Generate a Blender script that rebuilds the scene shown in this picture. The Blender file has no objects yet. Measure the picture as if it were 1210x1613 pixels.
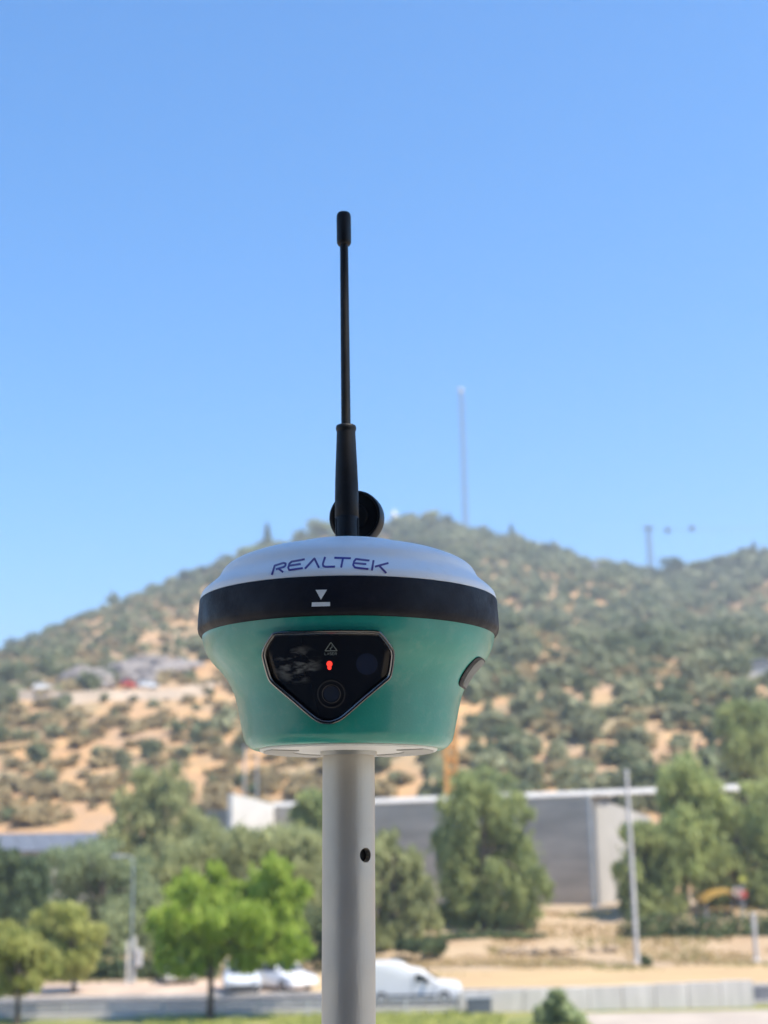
import bpy, bmesh, math, random
import numpy as np
from mathutils import Vector, Matrix, noise

R = math.radians
random.seed(7)
rng = np.random.default_rng(11)
scene = bpy.context.scene
col = scene.collection

# ------------------------------------------------------------------ camera
ZC = 6.75                    # eye height above the road across the river
FPX, CX, CY = 2240.0, 605.0, 806.5
PITCH, ROLL = R(13.28), R(1.1)
F = Vector((0, math.cos(PITCH), math.sin(PITCH)))
_r0, _u0 = Vector((1, 0, 0)), Vector((0, -math.sin(PITCH), math.cos(PITCH)))
RT = math.cos(ROLL) * _r0 - math.sin(ROLL) * _u0
UP = math.cos(ROLL) * _u0 + math.sin(ROLL) * _r0
EYE = Vector((0, 0, ZC))
cd = bpy.data.cameras.new('camera')
cam = bpy.data.objects.new('camera', cd)
col.objects.link(cam)
m3 = Matrix((RT, UP, -F)).transposed()
cam.matrix_world = Matrix.Translation(EYE) @ m3.to_4x4()
cd.sensor_fit = 'VERTICAL'
cd.sensor_height = 36.0
cd.sensor_width = 27.0
cd.lens = FPX / 1613.0 * 36.0
cd.clip_start = 0.02
cd.clip_end = 20000
cd.dof.use_dof = True
cd.dof.focus_distance = 0.70
cd.dof.aperture_fstop = 12.5
scene.camera = cam
scene.render.resolution_x, scene.render.resolution_y = 768, 1024

# ------------------------------------------------------------------ light
SUN_EL, SUN_AZ = R(58), R(-28)      # azimuth measured from +x towards +y
sdir = Vector((math.cos(SUN_EL) * math.cos(SUN_AZ), math.cos(SUN_EL) * math.sin(SUN_AZ), math.sin(SUN_EL)))
world = bpy.data.worlds.new('World')
scene.world = world
world.use_nodes = True
wn = world.node_tree
wn.nodes.clear()
w_out = wn.nodes.new('ShaderNodeOutputWorld')
w_bg = wn.nodes.new('ShaderNodeBackground')
w_sky = wn.nodes.new('ShaderNodeTexSky')
w_sky.sky_type = 'NISHITA'
w_sky.sun_disc = False
w_sky.sun_elevation = SUN_EL
w_sky.sun_rotation = math.pi / 2 - SUN_AZ
w_sky.altitude = 600
w_sky.air_density = 1.0
w_sky.dust_density = 0.1
w_sky.ozone_density = 2.5
w_bg.inputs['Strength'].default_value = 0.15
w_hs = wn.nodes.new('ShaderNodeHueSaturation')
w_hs.inputs['Saturation'].default_value = 1.36
wn.links.new(w_sky.outputs[0], w_hs.inputs['Color'])
wn.links.new(w_hs.outputs[0], w_bg.inputs[0])
wn.links.new(w_bg.outputs[0], w_out.inputs[0])
sl = bpy.data.lights.new('sun', 'SUN')
sl.energy = 5.0
sl.angle = R(0.53)
sl.color = (1.0, 0.90, 0.76)
sun = bpy.data.objects.new('sun', sl)
sun.rotation_euler = sdir.to_track_quat('Z', 'Y').to_euler()
sun.location = (0, 0, 60)
col.objects.link(sun)
scene.view_settings.view_transform = 'Standard'
scene.view_settings.look = 'None'
scene.view_settings.exposure = 0.90
scene.view_settings.gamma = 1.0
scene.view_settings.use_curve_mapping = False
scene.render.engine = 'CYCLES'
scene.cycles.use_denoising = True
scene.cycles.max_bounces = 8
scene.cycles.volume_bounces = 0
scene.cycles.sample_clamp_indirect = 6

# ------------------------------------------------------------------ helpers
def ray(px, py):
    return F + ((px - CX) / FPX) * RT + ((CY - py) / FPX) * UP

def at(px, py, Y):
    """world point seen at full-photo pixel px,py standing Y metres ahead"""
    d = ray(px, py)
    return EYE + d * (Y / d.y)

def zat(px, py, Y):
    return at(px, py, Y).z

def wear(m, scale, r0, r1, dust=None, amt=0.25):
    """uneven gloss and a thin film of dust"""
    nt = m.node_tree
    bs = nt.nodes['Principled BSDF']
    tc = nt.nodes.new('ShaderNodeTexCoord')
    n = nt.nodes.new('ShaderNodeTexNoise')
    n.inputs['Scale'].default_value = scale
    n.inputs['Detail'].default_value = 8
    n.inputs['Roughness'].default_value = 0.65
    nt.links.new(tc.outputs['Object'], n.inputs['Vector'])
    mr = nt.nodes.new('ShaderNodeMapRange')
    mr.inputs['From Min'].default_value, mr.inputs['From Max'].default_value = 0.35, 0.65
    mr.inputs['To Min'].default_value, mr.inputs['To Max'].default_value = r0, r1
    nt.links.new(n.outputs['Fac'], mr.inputs['Value'])
    nt.links.new(mr.outputs[0], bs.inputs['Roughness'])
    if dust:
        src = bs.inputs['Base Color'].links[0].from_socket
        n2 = nt.nodes.new('ShaderNodeTexNoise')
        n2.inputs['Scale'].default_value = scale * 3.2
        n2.inputs['Detail'].default_value = 10
        n2.inputs['Roughness'].default_value = 0.75
        nt.links.new(tc.outputs['Object'], n2.inputs['Vector'])
        r2 = nt.nodes.new('ShaderNodeMapRange')
        r2.inputs['From Min'].default_value, r2.inputs['From Max'].default_value = 0.52, 0.78
        r2.inputs['To Max'].default_value = amt
        nt.links.new(n2.outputs['Fac'], r2.inputs['Value'])
        mx = nt.nodes.new('ShaderNodeMix')
        mx.data_type = 'RGBA'
        nt.links.new(r2.outputs[0], mx.inputs[0])
        nt.links.new(src, mx.inputs[6])
        mx.inputs[7].default_value = (*dust, 1)
        nt.links.new(mx.outputs[2], bs.inputs['Base Color'])

def new_mat(name, color, rough=0.7, noise_scale=None, noise_amt=0.15, bump=0.0, bump_scale=None, metallic=0.0,
            coat=0.0, color2=None, stretch=None, spec=0.5, detail=4.0, translucent=0.0, rand=0.0):
    m = bpy.data.materials.new(name)
    m.use_nodes = True
    nt = m.node_tree
    bs = nt.nodes['Principled BSDF']
    bs.inputs['Base Color'].default_value = (*color, 1)
    bs.inputs['Roughness'].default_value = rough
    bs.inputs['Metallic'].default_value = metallic
    bs.inputs['Coat Weight'].default_value = coat
    bs.inputs['Coat Roughness'].default_value = 0.12
    bs.inputs['Specular IOR Level'].default_value = spec
    tc = nt.nodes.new('ShaderNodeTexCoord')
    src = tc.outputs['Object']
    if stretch:
        mp = nt.nodes.new('ShaderNodeMapping')
        mp.inputs['Scale'].default_value = stretch
        nt.links.new(src, mp.inputs['Vector'])
        src = mp.outputs['Vector']
    if noise_scale:
        n = nt.nodes.new('ShaderNodeTexNoise')
        n.inputs['Scale'].default_value = noise_scale
        n.inputs['Detail'].default_value = detail
        nt.links.new(src, n.inputs['Vector'])
        cr = nt.nodes.new('ShaderNodeValToRGB')
        c2 = color2 or tuple(min(1, c * (1 + noise_amt)) for c in color)
        c1 = color if color2 else tuple(c * (1 - noise_amt) for c in color)
        cr.color_ramp.elements[0].color = (*c1, 1)
        cr.color_ramp.elements[1].color = (*c2, 1)
        cr.color_ramp.elements[0].position = 0.34
        cr.color_ramp.elements[1].position = 0.66
        nt.links.new(n.outputs['Fac'], cr.inputs['Fac'])
        last = cr.outputs['Color']
        if rand:
            oi = nt.nodes.new('ShaderNodeObjectInfo')
            hs = nt.nodes.new('ShaderNodeHueSaturation')
            mr = nt.nodes.new('ShaderNodeMapRange')
            mr.inputs['To Min'].default_value = 1 - rand
            mr.inputs['To Max'].default_value = 1 + rand
            nt.links.new(oi.outputs['Random'], mr.inputs['Value'])
            nt.links.new(mr.outputs[0], hs.inputs['Value'])
            nt.links.new(last, hs.inputs['Color'])
            last = hs.outputs['Color']
        nt.links.new(last, bs.inputs['Base Color'])
        if translucent:
            tr = nt.nodes.new('ShaderNodeBsdfTranslucent')
            nt.links.new(last, tr.inputs['Color'])
            mx = nt.nodes.new('ShaderNodeMixShader')
            mx.inputs[0].default_value = translucent
            nt.links.new(bs.outputs[0], mx.inputs[1])
            nt.links.new(tr.outputs[0], mx.inputs[2])
            nt.links.new(mx.outputs[0], nt.nodes['Material Output'].inputs['Surface'])
    if bump:
        n2 = nt.nodes.new('ShaderNodeTexNoise')
        n2.inputs['Scale'].default_value = bump_scale or (noise_scale or 10) * 3
        n2.inputs['Detail'].default_value = 5
        nt.links.new(src, n2.inputs['Vector'])
        b = nt.nodes.new('ShaderNodeBump')
        b.inputs['Strength'].default_value = bump
        b.inputs['Distance'].default_value = 0.02
        nt.links.new(n2.outputs['Fac'], b.inputs['Height'])
        nt.links.new(b.outputs[0], bs.inputs['Normal'])
    return m

class MB:
    """collects verts and faces, then links them as ONE mesh object"""
    def __init__(self):
        self.v, self.f = [], []
    def add(self, vs, fs):
        n = len(self.v)
        self.v += [tuple(p) for p in vs]
        self.f += [tuple(i + n for i in f) for f in fs]
    def box(self, c, s, rz=0.0):
        cx, cy, cz = c
        hx, hy, hz = s[0] / 2, s[1] / 2, s[2] / 2
        ca, sa = math.cos(rz), math.sin(rz)
        vs = []
        for z in (-hz, hz):
            for x, y in ((-hx, -hy), (hx, -hy), (hx, hy), (-hx, hy)):
                vs.append((cx + x * ca - y * sa, cy + x * sa + y * ca, cz + z))
        self.add(vs, [(3, 2, 1, 0), (4, 5, 6, 7), (0, 1, 5, 4), (1, 2, 6, 5), (2, 3, 7, 6), (3, 0, 4, 7)])
    def tube(self, pts, rads, n=8, cap=True):
        pts = [Vector(p) for p in pts]
        if not hasattr(rads, '__len__'):
            rads = [rads] * len(pts)
        vs, fs = [], []
        for i, p in enumerate(pts):
            t = (pts[min(i + 1, len(pts) - 1)] - pts[max(i - 1, 0)]).normalized()
            a = t.orthogonal().normalized() if abs(t.z) < 0.95 else Vector((1, 0, 0)) - t * t.x
            a.normalize()
            b = t.cross(a)
            for k in range(n):
                an = 2 * math.pi * k / n
                vs.append(p + (a * math.cos(an) + b * math.sin(an)) * rads[i])
        for i in range(len(pts) - 1):
            for k in range(n):
                k2 = (k + 1) % n
                fs.append((i * n + k, i * n + k2, (i + 1) * n + k2, (i + 1) * n + k))
        if cap:
            fs.append(tuple(range(n - 1, -1, -1)))
            fs.append(tuple(range((len(pts) - 1) * n, len(pts) * n)))
        self.add(vs, fs)
    def lathe(self, prof, n=32, M=None, closed=False):
        """prof: list of (r,z) bottom to top"""
        vs, fs = [], []
        for r, z in prof:
            for k in range(n):
                a = 2 * math.pi * k / n
                vs.append(Vector((r * math.sin(a), -r * math.cos(a), z)))
        if M is not None:
            vs = [M @ v for v in vs]
        for i in range(len(prof) - 1):
            for k in range(n):
                k2 = (k + 1) % n
                fs.append((i * n + k, i * n + k2, (i + 1) * n + k2, (i + 1) * n + k))
        if closed:
            i = len(prof) - 1
            for k in range(n):
                k2 = (k + 1) % n
                fs.append((i * n + k, i * n + k2, k2, k))
        else:
            fs.append(tuple(range(n - 1, -1, -1)))
            fs.append(tuple(range((len(prof) - 1) * n, len(prof) * n)))
        self.add(vs, fs)
    def prism(self, poly, y0, y1, inset=0.0, M=None):
        """poly in (x,z), extruded along y"""
        n = len(poly)
        vs = [Vector((x, y0, z)) for x, z in poly] + [Vector((x, y1, z)) for x, z in poly]
        if M is not None:
            vs = [M @ v for v in vs]
        fs = [tuple(range(n)), tuple(range(2 * n - 1, n - 1, -1))]
        for i in range(n):
            j = (i + 1) % n
            fs.append((i, i + n, j + n, j))
        self.add(vs, fs)
    def build(self, name, mat, parent=None, smooth=None, bevel=0.0, segs=2):
        me = bpy.data.meshes.new(name)
        me.from_pydata(self.v, [], self.f)
        if bevel or smooth is not None:
            bm = bmesh.new()
            bm.from_mesh(me)
            bmesh.ops.recalc_face_normals(bm, faces=bm.faces)
            if bevel:
                es = [e for e in bm.edges if len(e.link_faces) == 2 and e.calc_face_angle(0) > R(25)]
                bmesh.ops.bevel(bm, geom=es, offset=bevel, segments=segs, affect='EDGES', profile=0.5, clamp_overlap=True)
            bm.to_mesh(me)
            bm.free()
        if smooth is not None:
            me.polygons.foreach_set('use_smooth', [True] * len(me.polygons))
            me.set_sharp_from_angle(angle=R(smooth))
        me.materials.append(mat)
        o = bpy.data.objects.new(name, me)
        col.objects.link(o)
        if parent is not None:
            o.parent = parent
        return o

def thing(name, loc, label, cat, group=None, rot=(0, 0, 0)):
    o = bpy.data.objects.new(name, None)
    o.empty_display_size = 0.3
    o.location = loc
    o.rotation_euler = rot
    col.objects.link(o)
    o['label'] = label
    o['category'] = cat
    if group:
        o['group'] = group
    return o

def tag(o, label=None, cat=None, group=None, kind=None):
    for k, v in (('label', label), ('category', cat), ('group', group), ('kind', kind)):
        if v:
            o[k] = v
    return o

def copy_thing(root, label=None):
    r = root.copy()
    col.objects.link(r)
    if label:
        r['label'] = label
    for ch in list(root.children):
        c = ch.copy()
        col.objects.link(c)
        c.parent = r
        for g in list(ch.children):
            d = g.copy()
            col.objects.link(d)
            d.parent = c
    return r

def quad_mesh(name, centers, ax, bx, mat, parent=None, loc=None):
    """one mesh of leaf quads: centers (n,3), half axes ax,bx (n,3)"""
    n = len(centers)
    v = np.empty((n, 4, 3), np.float32)
    v[:, 0] = centers - ax - bx * 0.6
    v[:, 1] = centers + ax - bx * 0.9
    v[:, 2] = centers + ax * 0.5 + bx
    v[:, 3] = centers - ax * 0.7 + bx * 0.8
    me = bpy.data.meshes.new(name)
    me.vertices.add(n * 4)
    me.vertices.foreach_set('co', v.reshape(-1))
    me.loops.add(n * 4)
    me.loops.foreach_set('vertex_index', np.arange(n * 4, dtype=np.int32))
    me.polygons.add(n)
    me.polygons.foreach_set('loop_start', np.arange(0, n * 4, 4, dtype=np.int32))
    me.polygons.foreach_set('loop_total', np.full(n, 4, np.int32))
    me.update(calc_edges=True)
    me.materials.append(mat)
    o = bpy.data.objects.new(name, me)
    col.objects.link(o)
    if parent is not None:
        o.parent = parent
    return o

def unit(a):
    return a / np.maximum(np.linalg.norm(a, axis=1, keepdims=True), 1e-6)

def leaf_cloud(clumps, per, size, droop=0.0, hollow=0.45):
    """clumps: list of (centre(3), radii(3)); returns centers, ax, bx"""
    C, A, B = [], [], []
    vols = [max(1e-3, (c[1][0] * c[1][2]) ** 1.0) for c in clumps]
    tot = sum(vols)
    for (c, r), v in zip(clumps, vols):
        n = max(12, int(per * v / tot))
        d = unit(rng.normal(size=(n, 3)))
        rad = (hollow + (1 - hollow) * rng.random(n) ** 0.6) * (1 + 0.22 * rng.normal(size=n) * 0.6)
        # break the outline with a few protruding sprays
        k = rng.normal(size=(5, 3))
        lump = 0.12 * np.sin(d @ k.T * 3.0).sum(axis=1) / 2
        rad = np.where(rng.random(n) < 0.12, rad * 1.25, rad)
        p = d * (rad + lump)[:, None] * np.array(r) + np.array(c)
        s = size * (0.55 + 0.9 * rng.random(n))
        if droop > 0:
            dn = np.tile(np.array([0, 0, -1.0]), (n, 1)) + 0.35 * rng.normal(size=(n, 3)) + d * 0.25
            b = unit(dn)
            a = unit(np.cross(b, rng.normal(size=(n, 3))))
            p[:, 2] -= droop * rng.random(n) * r[2]
            A.append(a * (s * 0.42)[:, None])
            B.append(b * (s * 1.25)[:, None])
        else:
            nn = unit(d * 0.6 + np.array([0, 0, 0.5]) + 0.8 * rng.normal(size=(n, 3)))
            a = unit(np.cross(nn, rng.normal(size=(n, 3))))
            b = np.cross(nn, a)
            A.append(a * s[:, None])
            B.append(b * (s * 0.75)[:, None])
        C.append(p)
    return np.concatenate(C), np.concatenate(A), np.concatenate(B)

# ------------------------------------------------------------------ terrain function
SKY_PX = [(-900, 1300), (-600, 1240), (-350, 1160), (-150, 1090), (0, 1046), (40, 1026), (70, 1012), (120, 994), (160, 974), (200, 957), (240, 939),
          (290, 917), (330, 902), (370, 882), (440, 866), (480, 850), (540, 838), (600, 832), (650, 827), (700, 828), (735, 845),
          (770, 851), (800, 858), (850, 873), (900, 886), (950, 898), (985, 908), (1020, 914), (1050, 909), (1100, 899),
          (1160, 888), (1210, 886), (1400, 892), (1700, 970), (2100, 1120), (2600, 1290)]
YC, Y0 = 650.0, 132.0
_ax, _cz = [], []
for _px, _py in SKY_PX:
    _d = ray(_px, _py)
    _ax.append(_d.x / _d.y * YC)
    _cz.append(max(4.0, ZC + _d.z / _d.y * YC))

def bank_top(x):
    t = min(1, max(0, (x + 7) / 9.0))
    return 0.15 + 2.3 * t * t * (3 - 2 * t)

def hill_h(x, y):
    c = float(np.interp(x, _ax, _cz))
    t = (y - Y0) / (YC - Y0)
    base = bank_top(x)
    if t <= 0:
        return base
    if t > 1:
        return max(-1.0, c * (1 - ((t - 1) * 0.9) ** 1.5) if t < 2.2 else -1.0)
    s = t * (0.86 + 0.14 * t)
    e = min(1, 5 * t) * min(1, 6 * (1 - t))
    n = noise.noise(Vector((x / 85.0, y / 120.0, 3.1))) * 9 + noise.noise(Vector((x / 30.0, y / 38.0, 7.7))) * 2.6 + noise.noise(Vector((x / 11.0, y / 13.0, 1.7))) * 0.6
    return base * (1 - s) + c * s + n * e

def hit(px, py, y_from=140.0, y_to=700.0):
    """where the line of sight through px,py meets the hill"""
    d = ray(px, py)
    y = y_from
    while y < y_to:
        p = EYE + d * (y / d.y)
        if p.z <= hill_h(p.x, p.y):
            return Vector((p.x, p.y, hill_h(p.x, p.y)))
        y += 1.5
    return None

# ------------------------------------------------------------------ materials of the setting
M = {}
M['ground'] = new_mat('dry ground', (0.36, 0.25, 0.15), 0.95, 0.25, color2=(0.44, 0.34, 0.22), bump=0.5, bump_scale=4)
M['road'] = new_mat('asphalt', (0.055, 0.056, 0.06), 0.85, 0.8, 0.25, bump=0.3, bump_scale=25)
M['line'] = new_mat('road paint', (0.7, 0.7, 0.66), 0.7, 3, 0.15)
M['pave'] = new_mat('pale paving', (0.48, 0.36, 0.27), 0.9, 0.6, 0.2, bump=0.2)
M['verge'] = new_mat('dry grass verge', (0.40, 0.27, 0.145), 0.95, 0.5, color2=(0.50, 0.37, 0.19), stretch=(0.3, 1.5, 1), bump=0.5)
M['dirt'] = new_mat('bare dirt', (0.33, 0.24, 0.16), 0.95, 0.4, color2=(0.43, 0.33, 0.22), bump=0.5)
M['lawn'] = new_mat('verge lawn', (0.13, 0.17, 0.04), 0.95, 0.5, color2=(0.27, 0.25, 0.08), bump=0.4)
M['pale_path'] = new_mat('pale path', (0.40, 0.345, 0.285), 0.9, 0.5, 0.15, bump=0.3)
M['barrier'] = new_mat('warm pale concrete', (0.60, 0.56, 0.51), 0.85, 0.8, 0.12, bump=0.1, stretch=(3.0, 1, 0.4))
M['kerb'] = new_mat('kerb concrete', (0.42, 0.40, 0.37), 0.85, 2.0, 0.15)
M['concrete'] = new_mat('board marked concrete', (0.45, 0.405, 0.34), 0.85, 0.35, 0.18, bump=0.2, stretch=(0.6, 0.6, 3.0))
M['pale_concrete'] = new_mat('pale concrete', (0.36, 0.35, 0.325), 0.8, 0.5, 0.08, bump=0.1)
M['white_wall'] = new_mat('white painted wall', (0.60, 0.58, 0.54), 0.8, 0.7, 0.06)
M['dark_wall'] = new_mat('dark timber', (0.05, 0.042, 0.035), 0.8, 1.2, 0.15, bump=0.1)
M['terrace'] = new_mat('terrace paving', (0.46, 0.41, 0.34), 0.85, 1.5, 0.15, bump=0.2)
M['glass_dark'] = new_mat('dark window glass', (0.02, 0.025, 0.03), 0.08, spec=0.6)
M['roof_metal'] = new_mat('blue grey roofing', (0.12, 0.135, 0.16), 0.5, 1.0, 0.12)
M['bark'] = new_mat('bark', (0.09, 0.07, 0.05), 0.95, 3.0, 0.3, bump=0.6)
M['pole'] = new_mat('weathered concrete pole', (0.50, 0.49, 0.48), 0.85, 1.0, 0.12)
M['steel'] = new_mat('galvanised steel', (0.38, 0.40, 0.42), 0.55, 2.0, 0.12, metallic=0.3)
M['mast'] = new_mat('mast steel', (0.20, 0.24, 0.30), 0.6, 1.0, 0.1)
M['orange'] = new_mat('orange paint', (0.62, 0.30, 0.07), 0.6, 0.6, 0.12)
M['yellow'] = new_mat('ochre yellow paint', (0.42, 0.26, 0.06), 0.5, 1.0, 0.1)
M['red'] = new_mat('red paint', (0.50, 0.06, 0.05), 0.5, 1.0, 0.1)
M['white_paint'] = new_mat('white car paint', (0.80, 0.80, 0.80), 0.3, 1.0, 0.03, coat=0.5)
M['silver_paint'] = new_mat('silver car paint', (0.62, 0.66, 0.70), 0.3, 1.0, 0.03, coat=0.5)
M['tyre'] = new_mat('tyre rubber', (0.025, 0.025, 0.025), 0.9, 5, 0.2)
M['rim'] = new_mat('wheel rim', (0.45, 0.45, 0.47), 0.35, 5, 0.1, metallic=0.8)
M['lamp'] = new_mat('headlight glass', (0.75, 0.77, 0.80), 0.1, coat=1.0)
M['tail'] = new_mat('tail light', (0.35, 0.02, 0.02), 0.2)
M['rock'] = new_mat('grey rock', (0.17, 0.15, 0.14), 0.95, 0.25, color2=(0.27, 0.245, 0.23), bump=0.8, bump_scale=1.2)
M['track'] = new_mat('gravel track', (0.40, 0.32, 0.24), 0.95, 0.3, 0.15)
M['statue'] = new_mat('white stone', (0.8, 0.8, 0.78), 0.7, 1, 0.05)

def leaf_mat(name, c1, c2, tr=0.3, scale=0.7, rand=0.12):
    return new_mat(name, c1, 0.6, scale, color2=c2, translucent=tr, rand=rand, spec=0.25, detail=3)
M['leaf_bright'] = leaf_mat('bright green leaves', (0.25, 0.36, 0.045), (0.43, 0.53, 0.11), 0.55)
M['leaf_yellow'] = leaf_mat('yellow green leaves', (0.38, 0.41, 0.11), (0.56, 0.56, 0.20), 0.52)
M['leaf_olive'] = leaf_mat('olive leaves', (0.28, 0.31, 0.14), (0.46, 0.48, 0.23), 0.5)
M['leaf_pepper'] = leaf_mat('pepper tree leaves', (0.24, 0.30, 0.12), (0.48, 0.53, 0.22), 0.52)
M['leaf_grey'] = leaf_mat('grey green leaves', (0.30, 0.36, 0.19), (0.48, 0.55, 0.30), 0.52)
M['leaf_dark'] = leaf_mat('dark evergreen leaves', (0.075, 0.12, 0.06), (0.18, 0.23, 0.10), 0.4)
M['leaf_mid'] = leaf_mat('mid green leaves', (0.25, 0.31, 0.12), (0.46, 0.51, 0.21), 0.52)
M['shrub_dark'] = leaf_mat('dark scrub leaves', (0.14, 0.175, 0.09), (0.24, 0.27, 0.14), 0.4, 0.05, 0.18)
M['shrub_grey'] = leaf_mat('grey scrub leaves', (0.24, 0.26, 0.145), (0.34, 0.35, 0.20), 0.4, 0.05, 0.18)

M['shrub_pale'] = leaf_mat('pale dry scrub', (0.40, 0.32, 0.17), (0.47, 0.38, 0.20), 0.45, 0.05, 0.2)
M['straw'] = leaf_mat('straw grass', (0.50, 0.38, 0.19), (0.58, 0.46, 0.25), 0.5, 0.3, 0.1)
M['half_green'] = leaf_mat('half dry grass', (0.36, 0.33, 0.14), (0.44, 0.40, 0.19), 0.5, 0.3, 0.1)
# hill soil: dry straw grass, pinkish bare earth, grey green herb patches
def hill_mat():
    m = bpy.data.materials.new('dry hillside')
    m.use_nodes = True
    nt = m.node_tree
    bs = nt.nodes['Principled BSDF']
    bs.inputs['Roughness'].default_value = 0.95
    bs.inputs['Specular IOR Level'].default_value = 0.1
    tc = nt.nodes.new('ShaderNodeTexCoord')
    def nz(scale, detail=5, rough=0.6):
        n = nt.nodes.new('ShaderNodeTexNoise')
        n.inputs['Scale'].default_value = scale
        n.inputs['Detail'].default_value = detail
        n.inputs['Roughness'].default_value = rough
        nt.links.new(tc.outputs['Object'], n.inputs['Vector'])
        return n.outputs['Fac']
    def ramp(fac, a, b):
        r = nt.nodes.new('ShaderNodeValToRGB')
        r.color_ramp.elements[0].position, r.color_ramp.elements[1].position = a, b
        nt.links.new(fac, r.inputs['Fac'])
        return r.outputs['Color']
    def mix(fac, a, b):
        x = nt.nodes.new('ShaderNodeMix')
        x.data_type = 'RGBA'
        nt.links.new(fac, x.inputs[0])
        for i, v in ((6, a), (7, b)):
            if isinstance(v, tuple):
                x.inputs[i].default_value = (*v, 1)
            else:
                nt.links.new(v, x.inputs[i])
        return x.outputs[2]
    c = mix(ramp(nz(0.045), 0.40, 0.60), (0.47, 0.285, 0.14), (0.40, 0.275, 0.175))
    c = mix(ramp(nz(0.11), 0.48, 0.66), c, (0.54, 0.34, 0.16))
    c = mix(ramp(nz(0.025, 8, 0.75), 0.50, 0.66), c, (0.30, 0.25, 0.15))
    c = mix(ramp(nz(0.07, 6), 0.54, 0.68), c, (0.23, 0.215, 0.135))
    c = mix(ramp(nz(0.5, 3), 0.55, 0.75), c, (0.34, 0.25, 0.165))
    nt.links.new(c, bs.inputs['Base Color'])
    b = nt.nodes.new('ShaderNodeBump')
    b.inputs['Strength'].default_value = 0.6
    b.inputs['Distance'].default_value = 0.5
    nt.links.new(nz(0.4, 6), b.inputs['Height'])
    nt.links.new(b.outputs[0], bs.inputs['Normal'])
    return m
M['hill'] = hill_mat()

# ------------------------------------------------------------------ ground, river, road
TERR = ZC - 1.56
ROWS = [(-6000, TERR - 3), (-60, TERR - 0.3), (-8, TERR - 0.02), (9.5, TERR - 0.02), (9.6, -3.6), (14, -4.0), (30, -4.1), (47, -4.0), (50.0, -0.05), (56.5, -0.02), (61, -0.02)]
def ground_z(x, y):
    """level of the far bank"""
    if y < 86:
        return -0.02
    t = min(1, (y - 86) / 16.0)
    return -0.02 + (bank_top(x) - 0.1) * t * t * (3 - 2 * t)
xs = [-6000, -1500, -500, -200, -90] + list(np.arange(-60, 61, 3.0)) + [90, 200, 500, 1500, 6000]
ys = [r[0] for r in ROWS] + [64, 73, 80, 86, 88, 90, 92, 94, 96, 98, 100, 102, 106, 115, 125, 135, 180, 400, 900, 2500, 7000, 12000]
g = MB()
nv = len(xs)
for j, y in enumerate(ys):
    for x in xs:
        if j < len(ROWS):
            z = ROWS[j][1]
        elif y <= 125:
            z = ground_z(x, y)
        elif y <= 135:
            z = ground_z(x, y) - 0.02
        else:
            z = -2.5
        g.v.append((x, y, z))
for j in range(len(ys) - 1):
    for i in range(nv - 1):
        a = j * nv + i
        g.f.append((a, a + 1, a + nv + 1, a + nv))
tag(g.build('ground', M['ground'], smooth=35), kind='structure')

def sheet(name, mat, x0, x1, y0, y1, z, kind='structure', nx=1):
    b = MB()
    for i in range(nx + 1):
        x = x0 + (x1 - x0) * i / nx
        b.v += [(x, y0, z), (x, y1, z)]
    for i in range(nx):
        b.f.append((2 * i, 2 * i + 2, 2 * i + 3, 2 * i + 1))
    return tag(b.build(name, mat), kind=kind)
sheet('river', new_mat('brown river water', (0.11, 0.085, 0.06), 0.15, 0.5, 0.2, bump=0.3, bump_scale=2), -600, 600, 16, 44, -3.7)
sheet('road', M['road'], -600, 600, 64.0, 71.0, 0.0)
for k in range(-14, 15):
    o = sheet('road_marking', M['line'], k * 6.0 - 1.5, k * 6.0 + 1.5, 67.45, 67.57, 0.004)
sheet('road_edge_line', M['line'], -600, 600, 70.7, 70.82, 0.004)
sheet('lawn', M['lawn'], -600, 600, 51.0, 63.5, 0.002)
sheet('path', M['pale_path'], 7.6, 600, 50.6, 61.4, 0.008)
sheet('pavement', M['pave'], -600, -4.0, 71.4, 79.0, 0.06)
sheet('dry_verge', M['verge'], -4.0, 600, 71.4, 82.5, 0.06)
sheet('dirt_strip', M['dirt'], -600, 600, 82.6, 86.0, 0.012)
for yy, nm in ((63.75, 'kerb'), (71.2, 'kerb')):
    b = MB()
    b.box((0, yy, 0.02), (1200, 0.3, 0.22))
    tag(b.build(nm, M['kerb'], bevel=0.02), kind='structure')

# hill
gx = np.concatenate([np.linspace(-900, -260, 26), np.linspace(-250, 250, 116), np.linspace(262, 900, 26)])
gy = np.concatenate([np.linspace(125, 650, 140), np.linspace(665, 1300, 14)])
hm = MB()
for y in gy:
    for x in gx:
        hm.v.append((x, y, hill_h(x, y) - (0.35 if y < Y0 else 0)))
nx_ = len(gx)
for j in range(len(gy) - 1):
    for i in range(nx_ - 1):
        a = j * nx_ + i
        hm.f.append((a, a + 1, a + nx_ + 1, a + nx_))
tag(hm.build('hill', M['hill'], smooth=180), kind='structure')

# near side: terrace the photographer stands on; unseen house and sunshade added to block light
b = MB()
b.box((-8, 0.75, TERR - 0.15), (40, 17, 0.3))
tag(b.build('terrace', M['terrace']), kind='structure')
hb = thing('added_house', (-0.1, -1.5, TERR), 'dark timber added house put unseen behind the camera to darken the receiver front', 'added house')  # unseen, added to keep the receiver's camera side dark
nb_w = 24
for k in range(nb_w):
    b = MB(); b.box((-2.5 + 5.0 * (k + .5) / nb_w, -0.06, 1.75), (5.0 / nb_w - 0.012, 0.05, 3.4)); b.build('plank', M['dark_wall'], hb)
b = MB(); b.box((0, -1.3, 1.74), (4.94, 2.4, 3.38)); b.build('wall', M['dark_wall'], hb)
b = MB(); b.prism([(-2.7, 3.46), (2.7, 3.46), (2.7, 3.56), (0, 4.3), (-2.7, 3.56)], -2.7, 0.15); b.build('roof', M['dark_wall'], hb)
pk = 2.55 / sdir.z
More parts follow.
